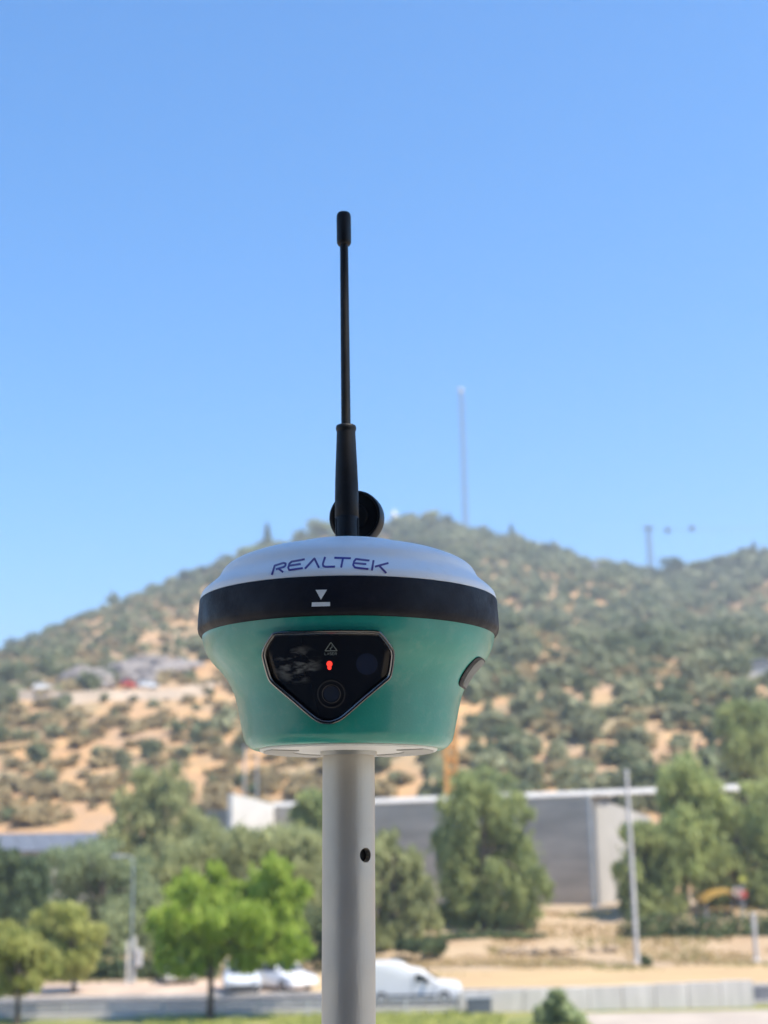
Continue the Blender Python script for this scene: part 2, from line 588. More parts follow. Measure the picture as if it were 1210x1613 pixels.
pq = Vector((-0.02, 0.75, ZC + 0.05)) + sdir * pk
pa = thing('added_parasol', (pq.x, pq.y, TERR), 'round canvas sunshade standing on the terrace and shading the receiver', 'added_parasol')  # added out of view to keep direct sun off the receiver
ph = pq.z - TERR
mb = MB(); mb.tube([(0, 0, 0.05), (0, 0, ph + 0.12)], 0.022, 12); mb.build('shaft', M['white_wall'], pa, smooth=40)
mb = MB(); mb.lathe([(0.26, 0), (0.26, 0.07), (0.05, 0.1), (0.05, 0.35)], 24); mb.build('foot', M['kerb'], pa)
for k in range(8):
    a0_, a1_ = 2 * math.pi * k / 8, 2 * math.pi * (k + 1) / 8
    mb = MB()
    rr_ = [0.03, 0.32, 0.60, 0.82]; zz_ = [0.20, 0.12, 0.0, -0.14]
    vs = []
    for lay in (0.004, 0.0):
        for r_, z_ in zip(rr_, zz_):
            for m_ in range(3):
                a_ = a0_ + (a1_ - a0_) * m_ / 2
                sag = 0.94 if m_ == 1 else 1.0
                vs.append((r_ * sag * math.cos(a_), r_ * sag * math.sin(a_), ph + z_ + lay))
    fs = []
    for q in range(3):
        for m_ in range(2):
            a_ = q * 3 + m_
            fs += [(a_, a_ + 3, a_ + 4, a_ + 1), (a_ + 12, a_ + 13, a_ + 16, a_ + 15)]
    mb.add(vs, fs)
    mb.build('canopy_panel', new_mat('canvas', (0.62, 0.58, 0.50), 0.9, 40, 0.05) if k == 0 else bpy.data.materials['canvas'], pa)
    mb = MB(); mb.tube([(0.02 * math.cos(a0_), 0.02 * math.sin(a0_), ph + .17), (0.80 * math.cos(a0_), 0.80 * math.sin(a0_), ph - .15)], 0.006, 6); mb.build('rib', M['steel'], pa)

# ------------------------------------------------------------------ concrete building across the road
def wall_quad(p0, p1, zb0, zb1, zt0, zt1, thick):
    """upright wall between plan points p0,p1 with own bottom and top levels"""
    d = (Vector(p1) - Vector(p0)).normalized()
    n = Vector((-d.y, d.x)) * thick
    mb = MB()
    vs = [(p0[0], p0[1], zb0), (p1[0], p1[1], zb1), (p1[0], p1[1], zt1), (p0[0], p0[1], zt0)]
    vs += [(x + n.x, y + n.y, z) for x, y, z in vs]
    mb.add(vs, [(0, 1, 2, 3), (7, 6, 5, 4), (0, 4, 5, 1), (1, 5, 6, 2), (2, 6, 7, 3), (3, 7, 4, 0)])
    return mb
cR = at(931, 1255, 110.0)
fd = Vector((-35.8, 20)).normalized()            # along the front, towards its far left end
sd = Vector((0.49, 0.87)).normalized()           # along the lit side, away from us
pc = Vector((cR.x, cR.y))
ZT = cR.z
conc = thing('concrete_building', (cR.x, cR.y, 0), 'long grey concrete building with flat white roof slab behind the trees', 'building')
def loc_mb(mb):
    mb.v = [(x - cR.x, y - cR.y, z) for x, y, z in mb.v]
    return mb
pl = pc + fd * 36
zb = 1.2
# front: three board-marked lifts with recessed joints between
lifts = np.linspace(zb, ZT, 5)
for k in range(4):
    for s in range(6):
        q0, q1 = pc + fd * (6.0 * s + 6.0 - 0.02), pc + fd * (6.0 * s + 0.02)
        loc_mb(wall_quad(q0, q1, lifts[k], lifts[k], lifts[k + 1] - 0.03, lifts[k + 1] - 0.03, 0.25)).build('wall_panel', M['concrete'], conc)
q0, q1 = pl + sd * 0.06, pc + sd * 0.06
loc_mb(wall_quad(q0, q1, zb, zb, ZT, ZT, 0.4)).build('front_wall', M['concrete'], conc)
# lit side wall, top falling away to the rear
pr = pc + sd * 13
zr = zat(1012, 1287, pr.y)
loc_mb(wall_quad(pc + sd * 0.3, pr, zb, zb, ZT, zr, 0.4)).build('side_wall', M['pale_concrete'], conc)
# far left wing wall
wl0, wl1 = at(366, 1250, 117.0), at(432, 1267, 124.0)
loc_mb(wall_quad((wl0.x, wl0.y), (wl1.x, wl1.y), 1.0, 1.0, wl0.z, wl1.z, 0.4)).build('wing_wall', M['white_wall'], conc)
# long roof slab, overhanging
s0, s1 = at(428, 1270, 125.0), at(1160, 1243, 104.5)
dd = Vector((s1.x - s0.x, s1.y - s0.y))
L = dd.length
rzs = math.atan2(dd.y, dd.x)
mts = Matrix.Translation(((s0.x + s1.x) / 2 - cR.x, (s0.y + s1.y) / 2 - cR.y, ZT + 0.05)) @ Matrix.Rotation(rzs - R(90), 4, 'Z')
mb = MB()
tc_ = (pc - Vector(((s0.x + s1.x) / 2, (s0.y + s1.y) / 2))).dot(dd.normalized()) + 0.4
Mx = mts @ Matrix.Scale(-1, 4, (1, 0, 0))
mb.prism([(0.12, 0.0), (-0.10, 0.08), (-0.02, 0.13), (0.30, 0.46), (3.4, 0.50), (3.4, 0.0)], -L / 2, -L / 2 + 0.01 + (L / 2 + tc_), M=Mx)
mb.build('roof_slab', M['white_wall'], conc, smooth=20)
mb = MB()
mb.prism([(0.12, 0.0), (-0.10, 0.08), (-0.02, 0.13), (0.30, 0.46), (0.75, 0.47), (0.75, 0.0)], tc_ + 0.02, L / 2, M=Mx)
mb.build('roof_beam', M['white_wall'], conc, smooth=20)
for k in range(5):
    p = pc + fd * (3 + 7 * k) + sd * 4.5
    mb = MB(); mb.box((p.x - cR.x, p.y - cR.y, ZT * 0.5 + 0.2), (0.4, 0.4, ZT - 0.2), math.atan2(dd.y, dd.x))
    mb.build('column', M['concrete'], conc)
# dark glazing under the slab at the far left
gq0, gq1 = pl + sd * 1.2, pc + sd * 1.2 + fd * 25
loc_mb(wall_quad(gq0 + fd * 3, gq1, ZT - 2.2, ZT - 2.2, ZT, ZT, 0.2)).build('window', M['glass_dark'], conc)

# thin steel poles above the white wing wall
for px, y0_, lab in ((383, 1172, 'thin steel pole above the outer end of the white wing wall'), (403, 1186, 'shorter thin steel pole above the middle of the white wing wall')):
    p = at(px, 1256, 122.0)
    t = thing('steel_pole', (p.x, p.y + 1.0, 0.6), lab, 'pole', 'thin poles by the white wall')
    mb = MB(); mb.tube([(0, 0, 0), (0, 0, zat(px, y0_, 123.0) - 0.6)], 0.07, 8); mb.build('shaft', M['steel'], t)
    mb = MB(); mb.lathe([(0.16, 0), (0.16, 0.12), (0.08, 0.2)], 12); mb.build('base', M['steel'], t)

# orange pylon behind the building
p = at(711, 1225, 150.0)
ptop = zat(711, 1085, 150.0)
ory = thing('orange_pylon', (p.x, p.y, 1.5), 'tall orange pylon rising behind the concrete building and the receiver', 'pylon')
hh = ptop - 1.5
mb = MB()
for sx in (-1, 1):
    for sy in (-1, 1):
        mb.box((sx * 0.52, sy * 0.52, hh / 2), (0.34, 0.34, hh))
mb.build('corner_post', M['orange'], ory)
mb = MB()
nlev = int(hh / 1.3)
for k in range(nlev):
    z0, z1 = k * hh / nlev, (k + 1) * hh / nlev
    for sy in (-0.5, 0.5):
        mb.tube([(-0.5, sy, z0), (0.5, sy, z1)], 0.12, 5)
        mb.tube([(0.5, sy, z0), (-0.5, sy, z1)], 0.12, 5)
        mb.tube([(sy, -0.5, z0), (sy, 0.5, z1)], 0.12, 5)
mb.build('lattice_brace', M['orange'], ory)
mb = MB(); mb.box((0, 0, hh + 0.1), (1.5, 1.5, 0.2)); mb.build('top_plate', M['orange'], ory)

# low building with blue grey roof at the far left
p0, p1 = at(-60, 1346, 128.0), at(181, 1340, 134.0)
bz = 1.0
dx = Vector((p1.x - p0.x, p1.y - p0.y))
ang = math.atan2(dx.y, dx.x)
sh = thing('roofed_building', ((p0.x + p1.x) / 2, (p0.y + p1.y) / 2, bz), 'building with blue grey metal roof above the dark trees at far left', 'building', rot=(0, 0, ang))
Lx = dx.length
eav = zat(60, 1341, 130.0) - bz
rid = zat(60, 1313, 130.0) - bz
mb = MB(); mb.box((0, 4, eav / 2), (Lx - 0.6, 7.6, eav)); mb.build('wall', M['pale_concrete'], sh)
nseg = 8
for k in range(nseg):
    xa = -Lx / 2 + Lx * k / nseg
    xb = xa + Lx / nseg - 0.05
    mb = MB()
    mb.add([(xa, -0.4, eav), (xb, -0.4, eav), (xb, 4, rid), (xa, 4, rid), (xa, -0.4, eav + .1), (xb, -0.4, eav + .1), (xb, 4, rid + .1), (xa, 4, rid + .1)],
           [(3, 2, 1, 0), (4, 5, 6, 7), (0, 1, 5, 4), (1, 2, 6, 5), (2, 3, 7, 6), (3, 0, 4, 7)])
    mb.build('roof_panel', M['roof_metal'], sh)
mb = MB(); mb.box((0, 6, (eav + rid) / 2), (Lx, 4, rid - eav)); mb.build('rear_roof', M['roof_metal'], sh)
mb = MB(); mb.box((Lx / 2 - 0.45, -0.5, eav + 0.75), (0.7, 0.12, 0.8)); mb.build('red_sign', M['red'], sh)

# ------------------------------------------------------------------ barriers
# metal railing on the near side of the road (left and centre)
YR = 62.4
xr0, xr1 = -34.0, at(716, 1590, YR).x
rl = thing('metal_railing', (xr0, YR, 0), 'pale metal picket railing along the near edge of the road', 'railing')
nb = int((xr1 - xr0) / 2.0)
stp = (xr1 - xr0) / nb
for k in range(nb + 1):
    mb = MB(); mb.box((k * stp, 0, 0.33), (0.07, 0.07, 0.66)); mb.build('post', M['pole'], rl)
for zz in (0.08, 0.60):
    mb = MB(); mb.box(((xr1 - xr0) / 2, 0.0, zz), (xr1 - xr0, 0.04, 0.05)); mb.build('rail', M['pole'], rl)
mb = MB()
x = 0.12
while x < xr1 - xr0:
    mb.box((x, 0.0, 0.34), (0.05, 0.022, 0.47)); x += 0.13
o = mb.build('picket', M['pole'], rl); o['kind'] = 'stuff'
# concrete barrier on the right
xb0 = at(722, 1590, YR).x
xb1 = at(1188, 1580, YR).x
cb = thing('concrete_barrier', (xb0, YR, 0), 'pale concrete panel barrier along the road right of the railing', 'barrier')
npan = 9
w = (xb1 - xb0) / npan
for k in range(npan):
    mb = MB(); hgt = 0.82 + 0.30 * k / npan
    mb.box((w * (k + 0.5), 0, hgt / 2), (w - 0.025, 0.16, hgt)); mb.build('panel', M['barrier'], cb, bevel=0.01)
    mb = MB(); mb.box((w * k, 0.10, hgt / 2 - 0.02), (0.10, 0.03, hgt - 0.06)); mb.build('post', M['barrier'], cb, bevel=0.01)
ub = thing('utility_box', (at(755, 1590, 61.7).x, 61.7, 0.0), 'small blue grey utility cabinet in front of the concrete barrier', 'cabinet')
mb = MB(); mb.box((0, 0, 0.33), (1.0, 0.4, 0.6)); mb.build('body', M['roof_metal'], ub, bevel=0.02)
mb = MB(); mb.box((0, -0.21, 0.33), (0.85, 0.02, 0.48)); mb.build('door', M['roof_metal'], ub)
mb = MB(); mb.box((0, 0, 0.66), (1.08, 0.48, 0.06)); mb.build('lid', M['steel'], ub)

# low pale wall at the foot of the grey building
w0, w1 = at(838, 1458, 103.0), at(1002, 1440, 101.0)
lw = wall_quad((w0.x, w0.y), (w1.x, w1.y), 1.2, 1.3, w0.z + 0.35, w1.z + 0.25, 0.3)
tag(lw.build('low_wall', M['kerb']), 'low pale retaining wall at the foot of the grey building', 'wall')

# ------------------------------------------------------------------ poles, lamps, signs
def street_pole(name, px_b, py_b, py_t, Y, r0, r1, mat, label, cat, head=None, group=None):
    b0 = at(px_b, py_b, Y)
    gz = ground_z(b0.x, Y) - 0.05
    H = zat(px_b, py_t, Y) - gz
    t = thing(name, (b0.x, Y, gz), label, cat, group)
    mb = MB(); mb.tube([(0, 0, 0), (0, 0, H * 0.5), (0, 0, H)], [r0, (r0 + r1) / 2, r1], 14); mb.build('shaft', mat, t, smooth=40)
    mb = MB(); mb.lathe([(r0 * 1.7, 0), (r0 * 1.7, 0.12), (r0 * 1.05, 0.2)], 14); mb.build('base', mat, t)
    if head == 'cross':
        mb = MB(); mb.box((0, 0, H - 0.5), (1.1, 0.12, 0.14)); mb.build('cross_arm', mat, t)
        for sx in (-0.45, 0.45):
            mb = MB(); mb.lathe([(0.04, H - 0.43), (0.07, H - 0.36), (0.03, H - 0.25)], 8, Matrix.Translation((sx, 0, 0))); mb.build('insulator', M['white_wall'], t)
    if head == 'lamp':
        mb = MB(); mb.tube([(0, 0, H - 0.05), (-0.25, -0.05, H + 0.12), (-0.7, -0.1, H + 0.15)], 0.045, 8); mb.build('arm', mat, t, smooth=40)
        mb = MB(); mb.box((-0.85, -0.1, H + 0.14), (0.62, 0.26, 0.12)); lo = mb.build('lamp_head', M['steel'], t, bevel=0.03)
        mb = MB(); mb.box((-0.85, -0.1, H + 0.07), (0.42, 0.18, 0.03)); mb.build('lens', M['lamp'], lo)
    if head == 'globe':
        mb = MB(); mb.lathe([(0.06, H - 0.05), (0.12, H), (0.2, H + 0.12), (0.22, H + 0.24), (0.17, H + 0.36), (0.06, H + 0.43)], 16); mb.build('lamp_globe', M['white_wall'], t, smooth=60)
    if head == 'cap':
        mb = MB(); mb.lathe([(r1 * 1.25, H - 0.02), (r1 * 1.25, H + 0.1), (r1 * 0.4, H + 0.16)], 14); mb.build('cap', mat, t)
    return t
street_pole('utility_pole', 1004, 1516, 1216, 86.5, 0.15, 0.11, M['pole'], 'tall pale concrete utility pole standing on the dry bank', 'pole', 'cap')
street_pole('street_lamp', 936, 1432, 1258, 105.5, 0.17, 0.13, M['steel'], 'grey lamp post with round head at the corner of the concrete building', 'street lamp', 'globe')
street_pole('street_lamp', 206, 1556, 1352, 80.0, 0.05, 0.04, M['mast'], 'slim street lamp with arm standing beside the white signpost', 'street lamp', 'lamp')
street_pole('short_post', 1192, 1514, 1442, 86.0, 0.13, 0.13, M['pole'], 'short thick concrete post on the bank near the right edge', 'post', 'cap')
sp = street_pole('signpost', 200, 1556, 1482, 78.0, 0.08, 0.08, M['white_wall'], 'white double signpost with small box below the grey trees', 'signpost')
mb = MB(); mb.tube([(0.36, 0, 0), (0.36, 0, 2.5)], 0.08, 10); mb.build('second_shaft', M['white_wall'], sp)
mb = MB(); mb.box((0.62, -0.05, 1.45), (0.3, 0.25, 0.9)); mb.build('control_box', M['pole'], sp, bevel=0.02)
street_pole('bollard', 117, 1560, 1535, 78.0, 0.16, 0.14, M['pole'], 'pale thick bollard on the pavement below the olive tree', 'bollard')
# round yellow sign and arched yellow canopy beneath the dark trees
t = street_pole('round_sign', 1173, 1440, 1385, 98.0, 0.05, 0.05, M['steel'], 'small round yellow sign on a thin post above the arched canopy', 'sign')
H = zat(1173, 1385, 98.0) - t.location.z
mb = MB(); mb.lathe([(0.22, -0.02), (0.22, 0.02)], 24, Matrix.Translation((0, -0.08, H)) @ Matrix.Rotation(R(90), 4, 'X')); mb.build('sign_face', new_mat('sign yellow', (0.40, 0.42, 0.06), 0.5), t)
c0 = at(1138, 1412, 97.0)
ar = thing('arched_canopy', (c0.x, c0.y, ground_z(c0.x, 97.0)), 'ochre arched canopy with a red end under the dark trees', 'canopy')
gz = ar.location.z
mb = MB()
apx = [(1108, 1418), (1120, 1408), (1135, 1403), (1150, 1401), (1162, 1404)]
top = [at(a, b_, 97.0) for a, b_ in apx]
pr_ = [(q.x - c0.x, q.z - gz) for q in top]
mb.prism(pr_ + [(x, z - 0.26) for x, z in reversed(pr_)], -0.2, 2.6)
mb.build('canopy_roof', M['yellow'], ar, bevel=0.03)
e0 = at(1170, 1409, 97.0)
mb = MB(); mb.box((e0.x - c0.x, 1.2, e0.z - gz), (0.5, 2.7, 0.42)); mb.build('red_end', M['red'], ar, bevel=0.05)
mb = MB(); mb.lathe([(0.30, -0.03), (0.30, 0.03), (0.2, 0.03), (0.2, -0.03)], 24, Matrix.Translation((at(1160, 1404, 97).x - c0.x, -0.26, at(1160, 1404, 97).z - gz)) @ Matrix.Rotation(R(90), 4, 'X'), closed=True)
mb.build('white_ring', M['white_wall'], ar)
for px in (1112, 1166):
    q = at(px, 1415, 97.0)
    for yy in (0.1, 2.3):
        mb = MB(); mb.tube([(q.x - c0.x, yy, 0), (q.x - c0.x, yy, q.z - gz)], 0.06, 8); mb.build('leg', M['steel'], ar)

# ------------------------------------------------------------------ vehicles
def wheel(parent, x, y, r, w):
    mt = Matrix.Translation((x, y, r)) @ Matrix.Rotation(R(90), 4, 'X')
    mb = MB(); mb.lathe([(r * 0.62, -w / 2), (r * 0.94, -w / 2), (r, -w / 2 + 0.03), (r, w / 2 - 0.03), (r * 0.94, w / 2), (r * 0.62, w / 2)], 24, mt)
    wo = mb.build('wheel', M['tyre'], parent, smooth=40)
    mb = MB(); mb.lathe([(r * 0.60, -w / 2 - 0.008), (r * 0.60, w / 2 + 0.008)], 20, mt); mb.build('rim', M['rim'], wo)

def vehicle(name, loc, rz, label, group, paint, body, cabin, wheels, width, glass, side_glass, lights, cat, wr=0.31):
    t = thing(name, loc, label, cat, group, rot=(0, 0, rz))
    mb = MB(); mb.prism(body, -width / 2, width / 2); mb.build('body', paint, t, bevel=0.06, segs=3, smooth=40)
    if cabin:
        mb = MB(); mb.prism(cabin, -width / 2 + 0.10, width / 2 - 0.10); mb.build('cabin', paint, t, bevel=0.07, segs=3, smooth=40)
    for (x, r) in wheels:
        for s in (-1, 1):
            wheel(t, x, s * (width / 2 - 0.10), r, 0.22)
    for (x0, z0, x1, z1) in glass:          # windscreen, rear screen: slanted panes across the car
        d = Vector((x1 - x0, z1 - z0)).normalized()
        n = Vector((d.y, -d.x))
        if n.x * (1 if x0 > 0 else -1) < 0: n = -n
        mb = MB()
        hw = width / 2 - 0.22
        vs = [(x0, -hw, z0), (x0, hw, z0), (x1, hw - 0.06, z1), (x1, -hw + 0.06, z1)]
        vs2 = [(x + n.x * 0.02, y, z + n.y * 0.02) for x, y, z in vs]
        mb.add(vs + vs2, [(3, 2, 1, 0), (4, 5, 6, 7), (0, 1, 5, 4), (1, 2, 6, 5), (2, 3, 7, 6), (3, 0, 4, 7)])
        mb.build('windscreen', M['glass_dark'], t)
    hw = width / 2 - (0.10 if cabin else 0.0)
    for poly in side_glass:
        for s in (-1, 1):
            mb = MB(); mb.prism(poly, s * (hw - 0.02), s * (hw + 0.008)); mb.build('side_window', M['glass_dark'], t)
    for (x, z, hx, hz, mt) in lights:
        for s in (-1, 1):
            mb = MB(); mb.box((x, s * (width / 2 - 0.26), z), (hx, 0.34, hz)); mb.build('headlight' if mt == 'lamp' else 'tail_light', M[mt], t, bevel=0.02)
    mb = MB(); mb.box((max(p[0] for p in body) - 0.02, 0, 0.38), (0.12, width - 0.15, 0.16)); mb.build('bumper', M['tyre'] if paint is M['silver_paint'] else paint, t, bevel=0.03)
    return t

vx = at(727, 1575, 66.3).x
van_body = [(-2.1, 0.24), (2.15, 0.24), (2.2, 0.48), (2.16, 0.80), (1.95, 0.92), (1.15, 1.00), (0.55, 1.42), (0.30, 1.50), (-0.05, 1.53), (-0.45, 1.78), (-0.62, 1.83), (-2.05, 1.83), (-2.12, 1.76), (-2.15, 0.5)]
van = vehicle('van', (vx - 2.2, 66.3, 0.0), 0, 'white high roofed van driving along the road beside the pole', None, M['white_paint'], van_body, None,
        [(1.42, 0.31), (-1.35, 0.31)], 1.72, [(1.17, 1.04, 0.60, 1.40)],
        [[(0.15, 1.0), (0.86, 1.0), (0.60, 1.20), (0.42, 1.32), (0.15, 1.32)]], [(2.12, 0.74, 0.12, 0.2, 'lamp'), (-2.13, 0.95, 0.06, 0.4, 'tail')], 'van')
for sgn in (-1, 1):
    mb = MB(); mb.box((0.66, sgn * 1.0, 1.04), (0.12, 0.2, 0.22)); mb.build('mirror', M['tyre'], van, bevel=0.03)
    mb = MB(); mb.box((0.02, sgn * 0.868, 0.85), (0.02, 0.012, 0.9)); mb.build('door_seam', M['tyre'], van)
    mb = MB(); mb.box((1.0, sgn * 0.868, 0.68), (0.02, 0.012, 0.7)); mb.build('door_seam', M['tyre'], van)
    mb = MB(); mb.box((0.2, sgn * 0.872, 0.92), (0.16, 0.02, 0.04)); mb.build('door_handle', M['tyre'], van)
    mb = MB(); mb.box((0.0, sgn * 0.868, 0.42), (2.1, 0.02, 0.10)); mb.build('side_strip', M['tyre'], van)
car_body = [(-1.95, 0.22), (1.95, 0.22), (2.0, 0.45), (1.93, 0.66), (1.0, 0.86), (-1.5, 0.9), (-1.95, 0.82), (-2.02, 0.5)]
car_cab = [(1.05, 0.84), (0.30, 1.36), (0.0, 1.43), (-0.9, 1.42), (-1.35, 1.28), (-1.75, 0.86)]
cw = [(1.22, 0.30), (-1.25, 0.30)]
cg = [(0.98, 0.90, 0.36, 1.33), (-1.70, 0.91, -1.36, 1.26)]
csg = [[(0.75, 0.92), (0.28, 1.30), (-0.22, 1.33), (-0.22, 0.92)], [(-0.30, 0.92), (-0.30, 1.33), (-0.9, 1.33), (-1.25, 1.20), (-1.45, 0.92)]]
cl = [(1.93, 0.60, 0.12, 0.14, 'lamp'), (-1.97, 0.66, 0.08, 0.16, 'tail')]
def car(px, py, Y, rz, label, paint, z=None):
    p = at(px, py, Y)
    return vehicle('parked_car', (p.x, Y, ground_z(p.x, Y) if z is None else z), rz, label, 'cars parked below the trees', paint, car_body, car_cab, cw, 1.68, cg, csg, cl, 'car')
car(380, 1556, 73.0, R(-82), 'silver parked car seen nose on beside the white car', M['silver_paint'], 0.06)
car(441, 1555, 73.5, R(-48), 'white parked car at a slant under the bright green tree', M['white_paint'], 0.06)
car(279, 1549, 79.0, R(-75), 'white car half hidden behind the bright green tree', M['white_paint'], 0.04)

# ------------------------------------------------------------------ trees
def limbed_trunk(t, H, r, clumps, mat=None, flare=1.6):
    mb = MB()
    lean = random.uniform(-0.25, 0.25)
    pts = [(0, 0, -0.2), (0.02, 0, H * 0.15), (lean * 0.4, 0.05, H * 0.45), (lean, 0.0, H * 0.75)]
    mb.tube(pts, [r * flare, r, r * 0.8, r * 0.45], 9)
    for c, rr in clumps[:9]:
        z0 = H * random.uniform(0.28, 0.6)
        st = Vector((lean * 0.6 * z0 / H, 0, z0))
        e = Vector(c)
        mid = st.lerp(e, 0.5) + Vector((0, 0, 0.12 * (e - st).length))
        mb.tube([st, mid, e], [r * 0.45, r * 0.28, r * 0.08], 6)
    return mb.build('trunk', mat or M['bark'], t, smooth=60)

def tree(name, label, Y, trunk_px, base_py, clumps_px, mat, per, size, droop=0.0, r=0.2, group=None, depth=0.8, base_z=None, hollow=0.45, cat='tree'):
    b0 = at(trunk_px, base_py, Y)
    gz = (ground_z(b0.x, Y) if Y < 126 else hill_h(b0.x, Y)) if base_z is None else base_z
    t = thing(name, (b0.x, Y, gz), label, cat, group)
    k = Y / FPX
    cl = []
    CROWNS.extend(clumps_px)
    for cx, cy, rx, ry in clumps_px:
        dy = random.uniform(-1, 1) * depth * rx * k
        q = at(cx, cy, Y + dy)
        cl.append(((q.x - b0.x, q.y - Y, q.z - gz), (rx * k, (rx + ry) / 2 * k * random.uniform(0.8, 1.1), ry * k)))
    # fill the far side of the crown too, so it is a crown from every side
    extra = []
    for c, rr in cl[::2]:
        extra.append(((c[0] * 0.8, c[1] + rr[0] * random.uniform(0.8, 1.4), c[2] * 0.97), (rr[0] * 0.85, rr[1] * 0.85, rr[2] * 0.85)))
    limbed_trunk(t, max(c[0][2] + c[1][2] for c in cl), r, cl)
    # lumpy sprays round every bough, with gaps between
    full = []
    for c, rr in cl + extra:
        full.append((c, tuple(v * 0.80 for v in rr)))
        for _ in range(5):
            dv = Vector((random.gauss(0, 1), random.gauss(0, 1), random.gauss(0.25, 0.9))).normalized()
            f = random.uniform(0.28, 0.46)
            full.append((tuple(c[i] + dv[i] * rr[i] * random.uniform(0.75, 1.02) for i in range(3)), tuple(v * f for v in rr)))
    C, A, B = leaf_cloud(full, per, size, droop, hollow)
    keep = C[:, 2] > 0.12
    quad_mesh('crown', C[keep], A[keep], B[keep], mat, t)
    return t
CROWNS = []
GT = 'trees across the road'
tree('leafy_tree', 'bright green leafy tree in front of the parked cars', 61.5, 331, 1598,
     [(300, 1400, 32, 26), (420, 1385, 40, 28), (452, 1415, 33, 33), (270, 1448, 33, 28), (330, 1442, 48, 33), (400, 1450, 48, 38), (462, 1470, 28, 34), (263, 1492, 26, 30),
      (320, 1498, 44, 26), (398, 1488, 42, 24), (365, 1415, 35, 28), (296, 1385, 18, 14), (283, 1526, 28, 15), (385, 1512, 38, 13), (452, 1500, 34, 20), (243, 1465, 16, 20), (345, 1372, 16, 14), (430, 1362, 22, 14)],
     M['leaf_bright'], 9000, 0.15, 0.25, 0.13, GT)
tree('leafy_tree', 'yellow green small tree at the left edge by the railing', 61.0, 27, 1604,
     [(22, 1480, 34, 24), (52, 1498, 34, 26), (-2, 1512, 36, 34), (36, 1527, 38, 24), (72, 1518, 22, 20), (-30, 1490, 30, 30), (20, 1552, 28, 16), (52, 1545, 20, 14), (8, 1462, 18, 12)], M['leaf_yellow'], 5000, 0.14, 0.2, 0.10, GT)
tree('leafy_tree', 'olive yellow tree between the left edge and the white signpost', 73.5, 116, 1562,
     [(100, 1448, 42, 24), (70, 1475, 34, 28), (120, 1478, 34, 32), (95, 1508, 44, 24), (140, 1500, 20, 24), (112, 1530, 34, 14), (85, 1432, 18, 12), (152, 1468, 14, 18), (48, 1500, 18, 18)], M['leaf_yellow'], 4600, 0.16, 0.2, 0.11, GT)
tree('pepper_tree', 'big round pepper tree standing before the grey concrete wall right of the pole', 96.0, 765, 1498,
     [(745, 1245, 46, 28), (720, 1290, 38, 40), (790, 1282, 42, 38), (757, 1330, 58, 44), (822, 1340, 34, 40), (840, 1390, 24, 42), (718, 1372, 36, 48), (788, 1400, 50, 45),
      (750, 1430, 58, 44), (822, 1432, 28, 26), (718, 1455, 34, 34), (768, 1470, 46, 22), (700, 1330, 20, 30), (735, 1230, 20, 16)],
     M['leaf_pepper'], 14000, 0.19, 0.5, 0.32, GT)
tree('pepper_tree', 'hanging pepper tree half hidden behind the pole', 92.5, 618, 1512,
     [(608, 1335, 22, 32), (600, 1372, 24, 46), (640, 1372, 26, 38), (625, 1420, 32, 46), (664, 1402, 24, 38), (650, 1455, 36, 34), (608, 1478, 26, 28), (556, 1400, 50, 60), (540, 1460, 46, 44), (570, 1350, 36, 40), (640, 1490, 26, 16)],
     M['leaf_olive'], 10000, 0.18, 0.5, 0.25, GT)
tree('pepper_tree', 'olive tree before the lit side wall beside the utility pole', 98.0, 1012, 1470,
     [(1008, 1312, 28, 24), (988, 1368, 22, 42), (1030, 1360, 36, 48), (1050, 1415, 40, 28), (1012, 1420, 32, 32), (1040, 1320, 26, 26)], M['leaf_pepper'], 7000, 0.18, 0.4, 0.22, GT)
tree('pepper_tree', 'pale crowned tree rising past the right end of the white roof slab', 99.5, 1082, 1470,
     [(1082, 1215, 38, 32), (1060, 1258, 35, 38), (1100, 1285, 40, 50), (1120, 1240, 24, 30), (1060, 1310, 30, 36), (1050, 1230, 18, 20), (1085, 1350, 40, 40)], M['leaf_mid'], 9000, 0.20, 0.4, 0.28, GT)
tree('pepper_tree', 'broad dark green tree filling the right edge behind the short post', 101.0, 1172, 1480,
     [(1152, 1285, 40, 36), (1196, 1300, 44, 56), (1125, 1338, 40, 44), (1182, 1365, 50, 48), (1240, 1350, 42, 76), (1112, 1392, 38, 34), (1150, 1420, 42, 24), (1205, 1420, 44, 34), (1230, 1440, 40, 40), (1200, 1250, 30, 26)],
     M['leaf_pepper'], 13000, 0.20, 0.4, 0.34, GT)
tree('leafy_tree', 'tall green tree on the hill foot at the right edge above the roof slab', 146.0, 1178, 1300,
     [(1150, 1122, 28, 18), (1182, 1148, 34, 42), (1162, 1185, 28, 34), (1196, 1200, 32, 38), (1215, 1140, 30, 40), (1140, 1150, 14, 12), (1175, 1240, 30, 34)], M['leaf_mid'], 8000, 0.24, 0.2, 0.3, GT)
tree('evergreen_tree', 'dark evergreen tree below the blue grey roof at the left edge', 96.0, 12, 1530,
     [(8, 1368, 40, 28), (50, 1372, 32, 28), (18, 1420, 45, 44), (58, 1402, 24, 30), (-32, 1400, 40, 60), (8, 1470, 44, 40), (50, 1450, 26, 34)], M['leaf_dark'], 9000, 0.19, 0.1, 0.3, GT)
tree('pepper_tree', 'wide grey green weeping tree above the white signpost', 101.0, 158, 1545,
     [(108, 1372, 42, 28), (150, 1352, 48, 28), (192, 1380, 44, 34), (130, 1420, 58, 44), (202, 1440, 44, 50), (100, 1460, 40, 34), (210, 1492, 34, 36), (160, 1490, 42, 32), (232, 1410, 24, 40), (180, 1420, 40, 40), (90, 1345, 30, 16), (165, 1332, 30, 12), (120, 1520, 40, 24), (215, 1525, 30, 20), (240, 1470, 22, 40)], M['leaf_grey'], 13000, 0.19, 0.6, 0.3, GT)
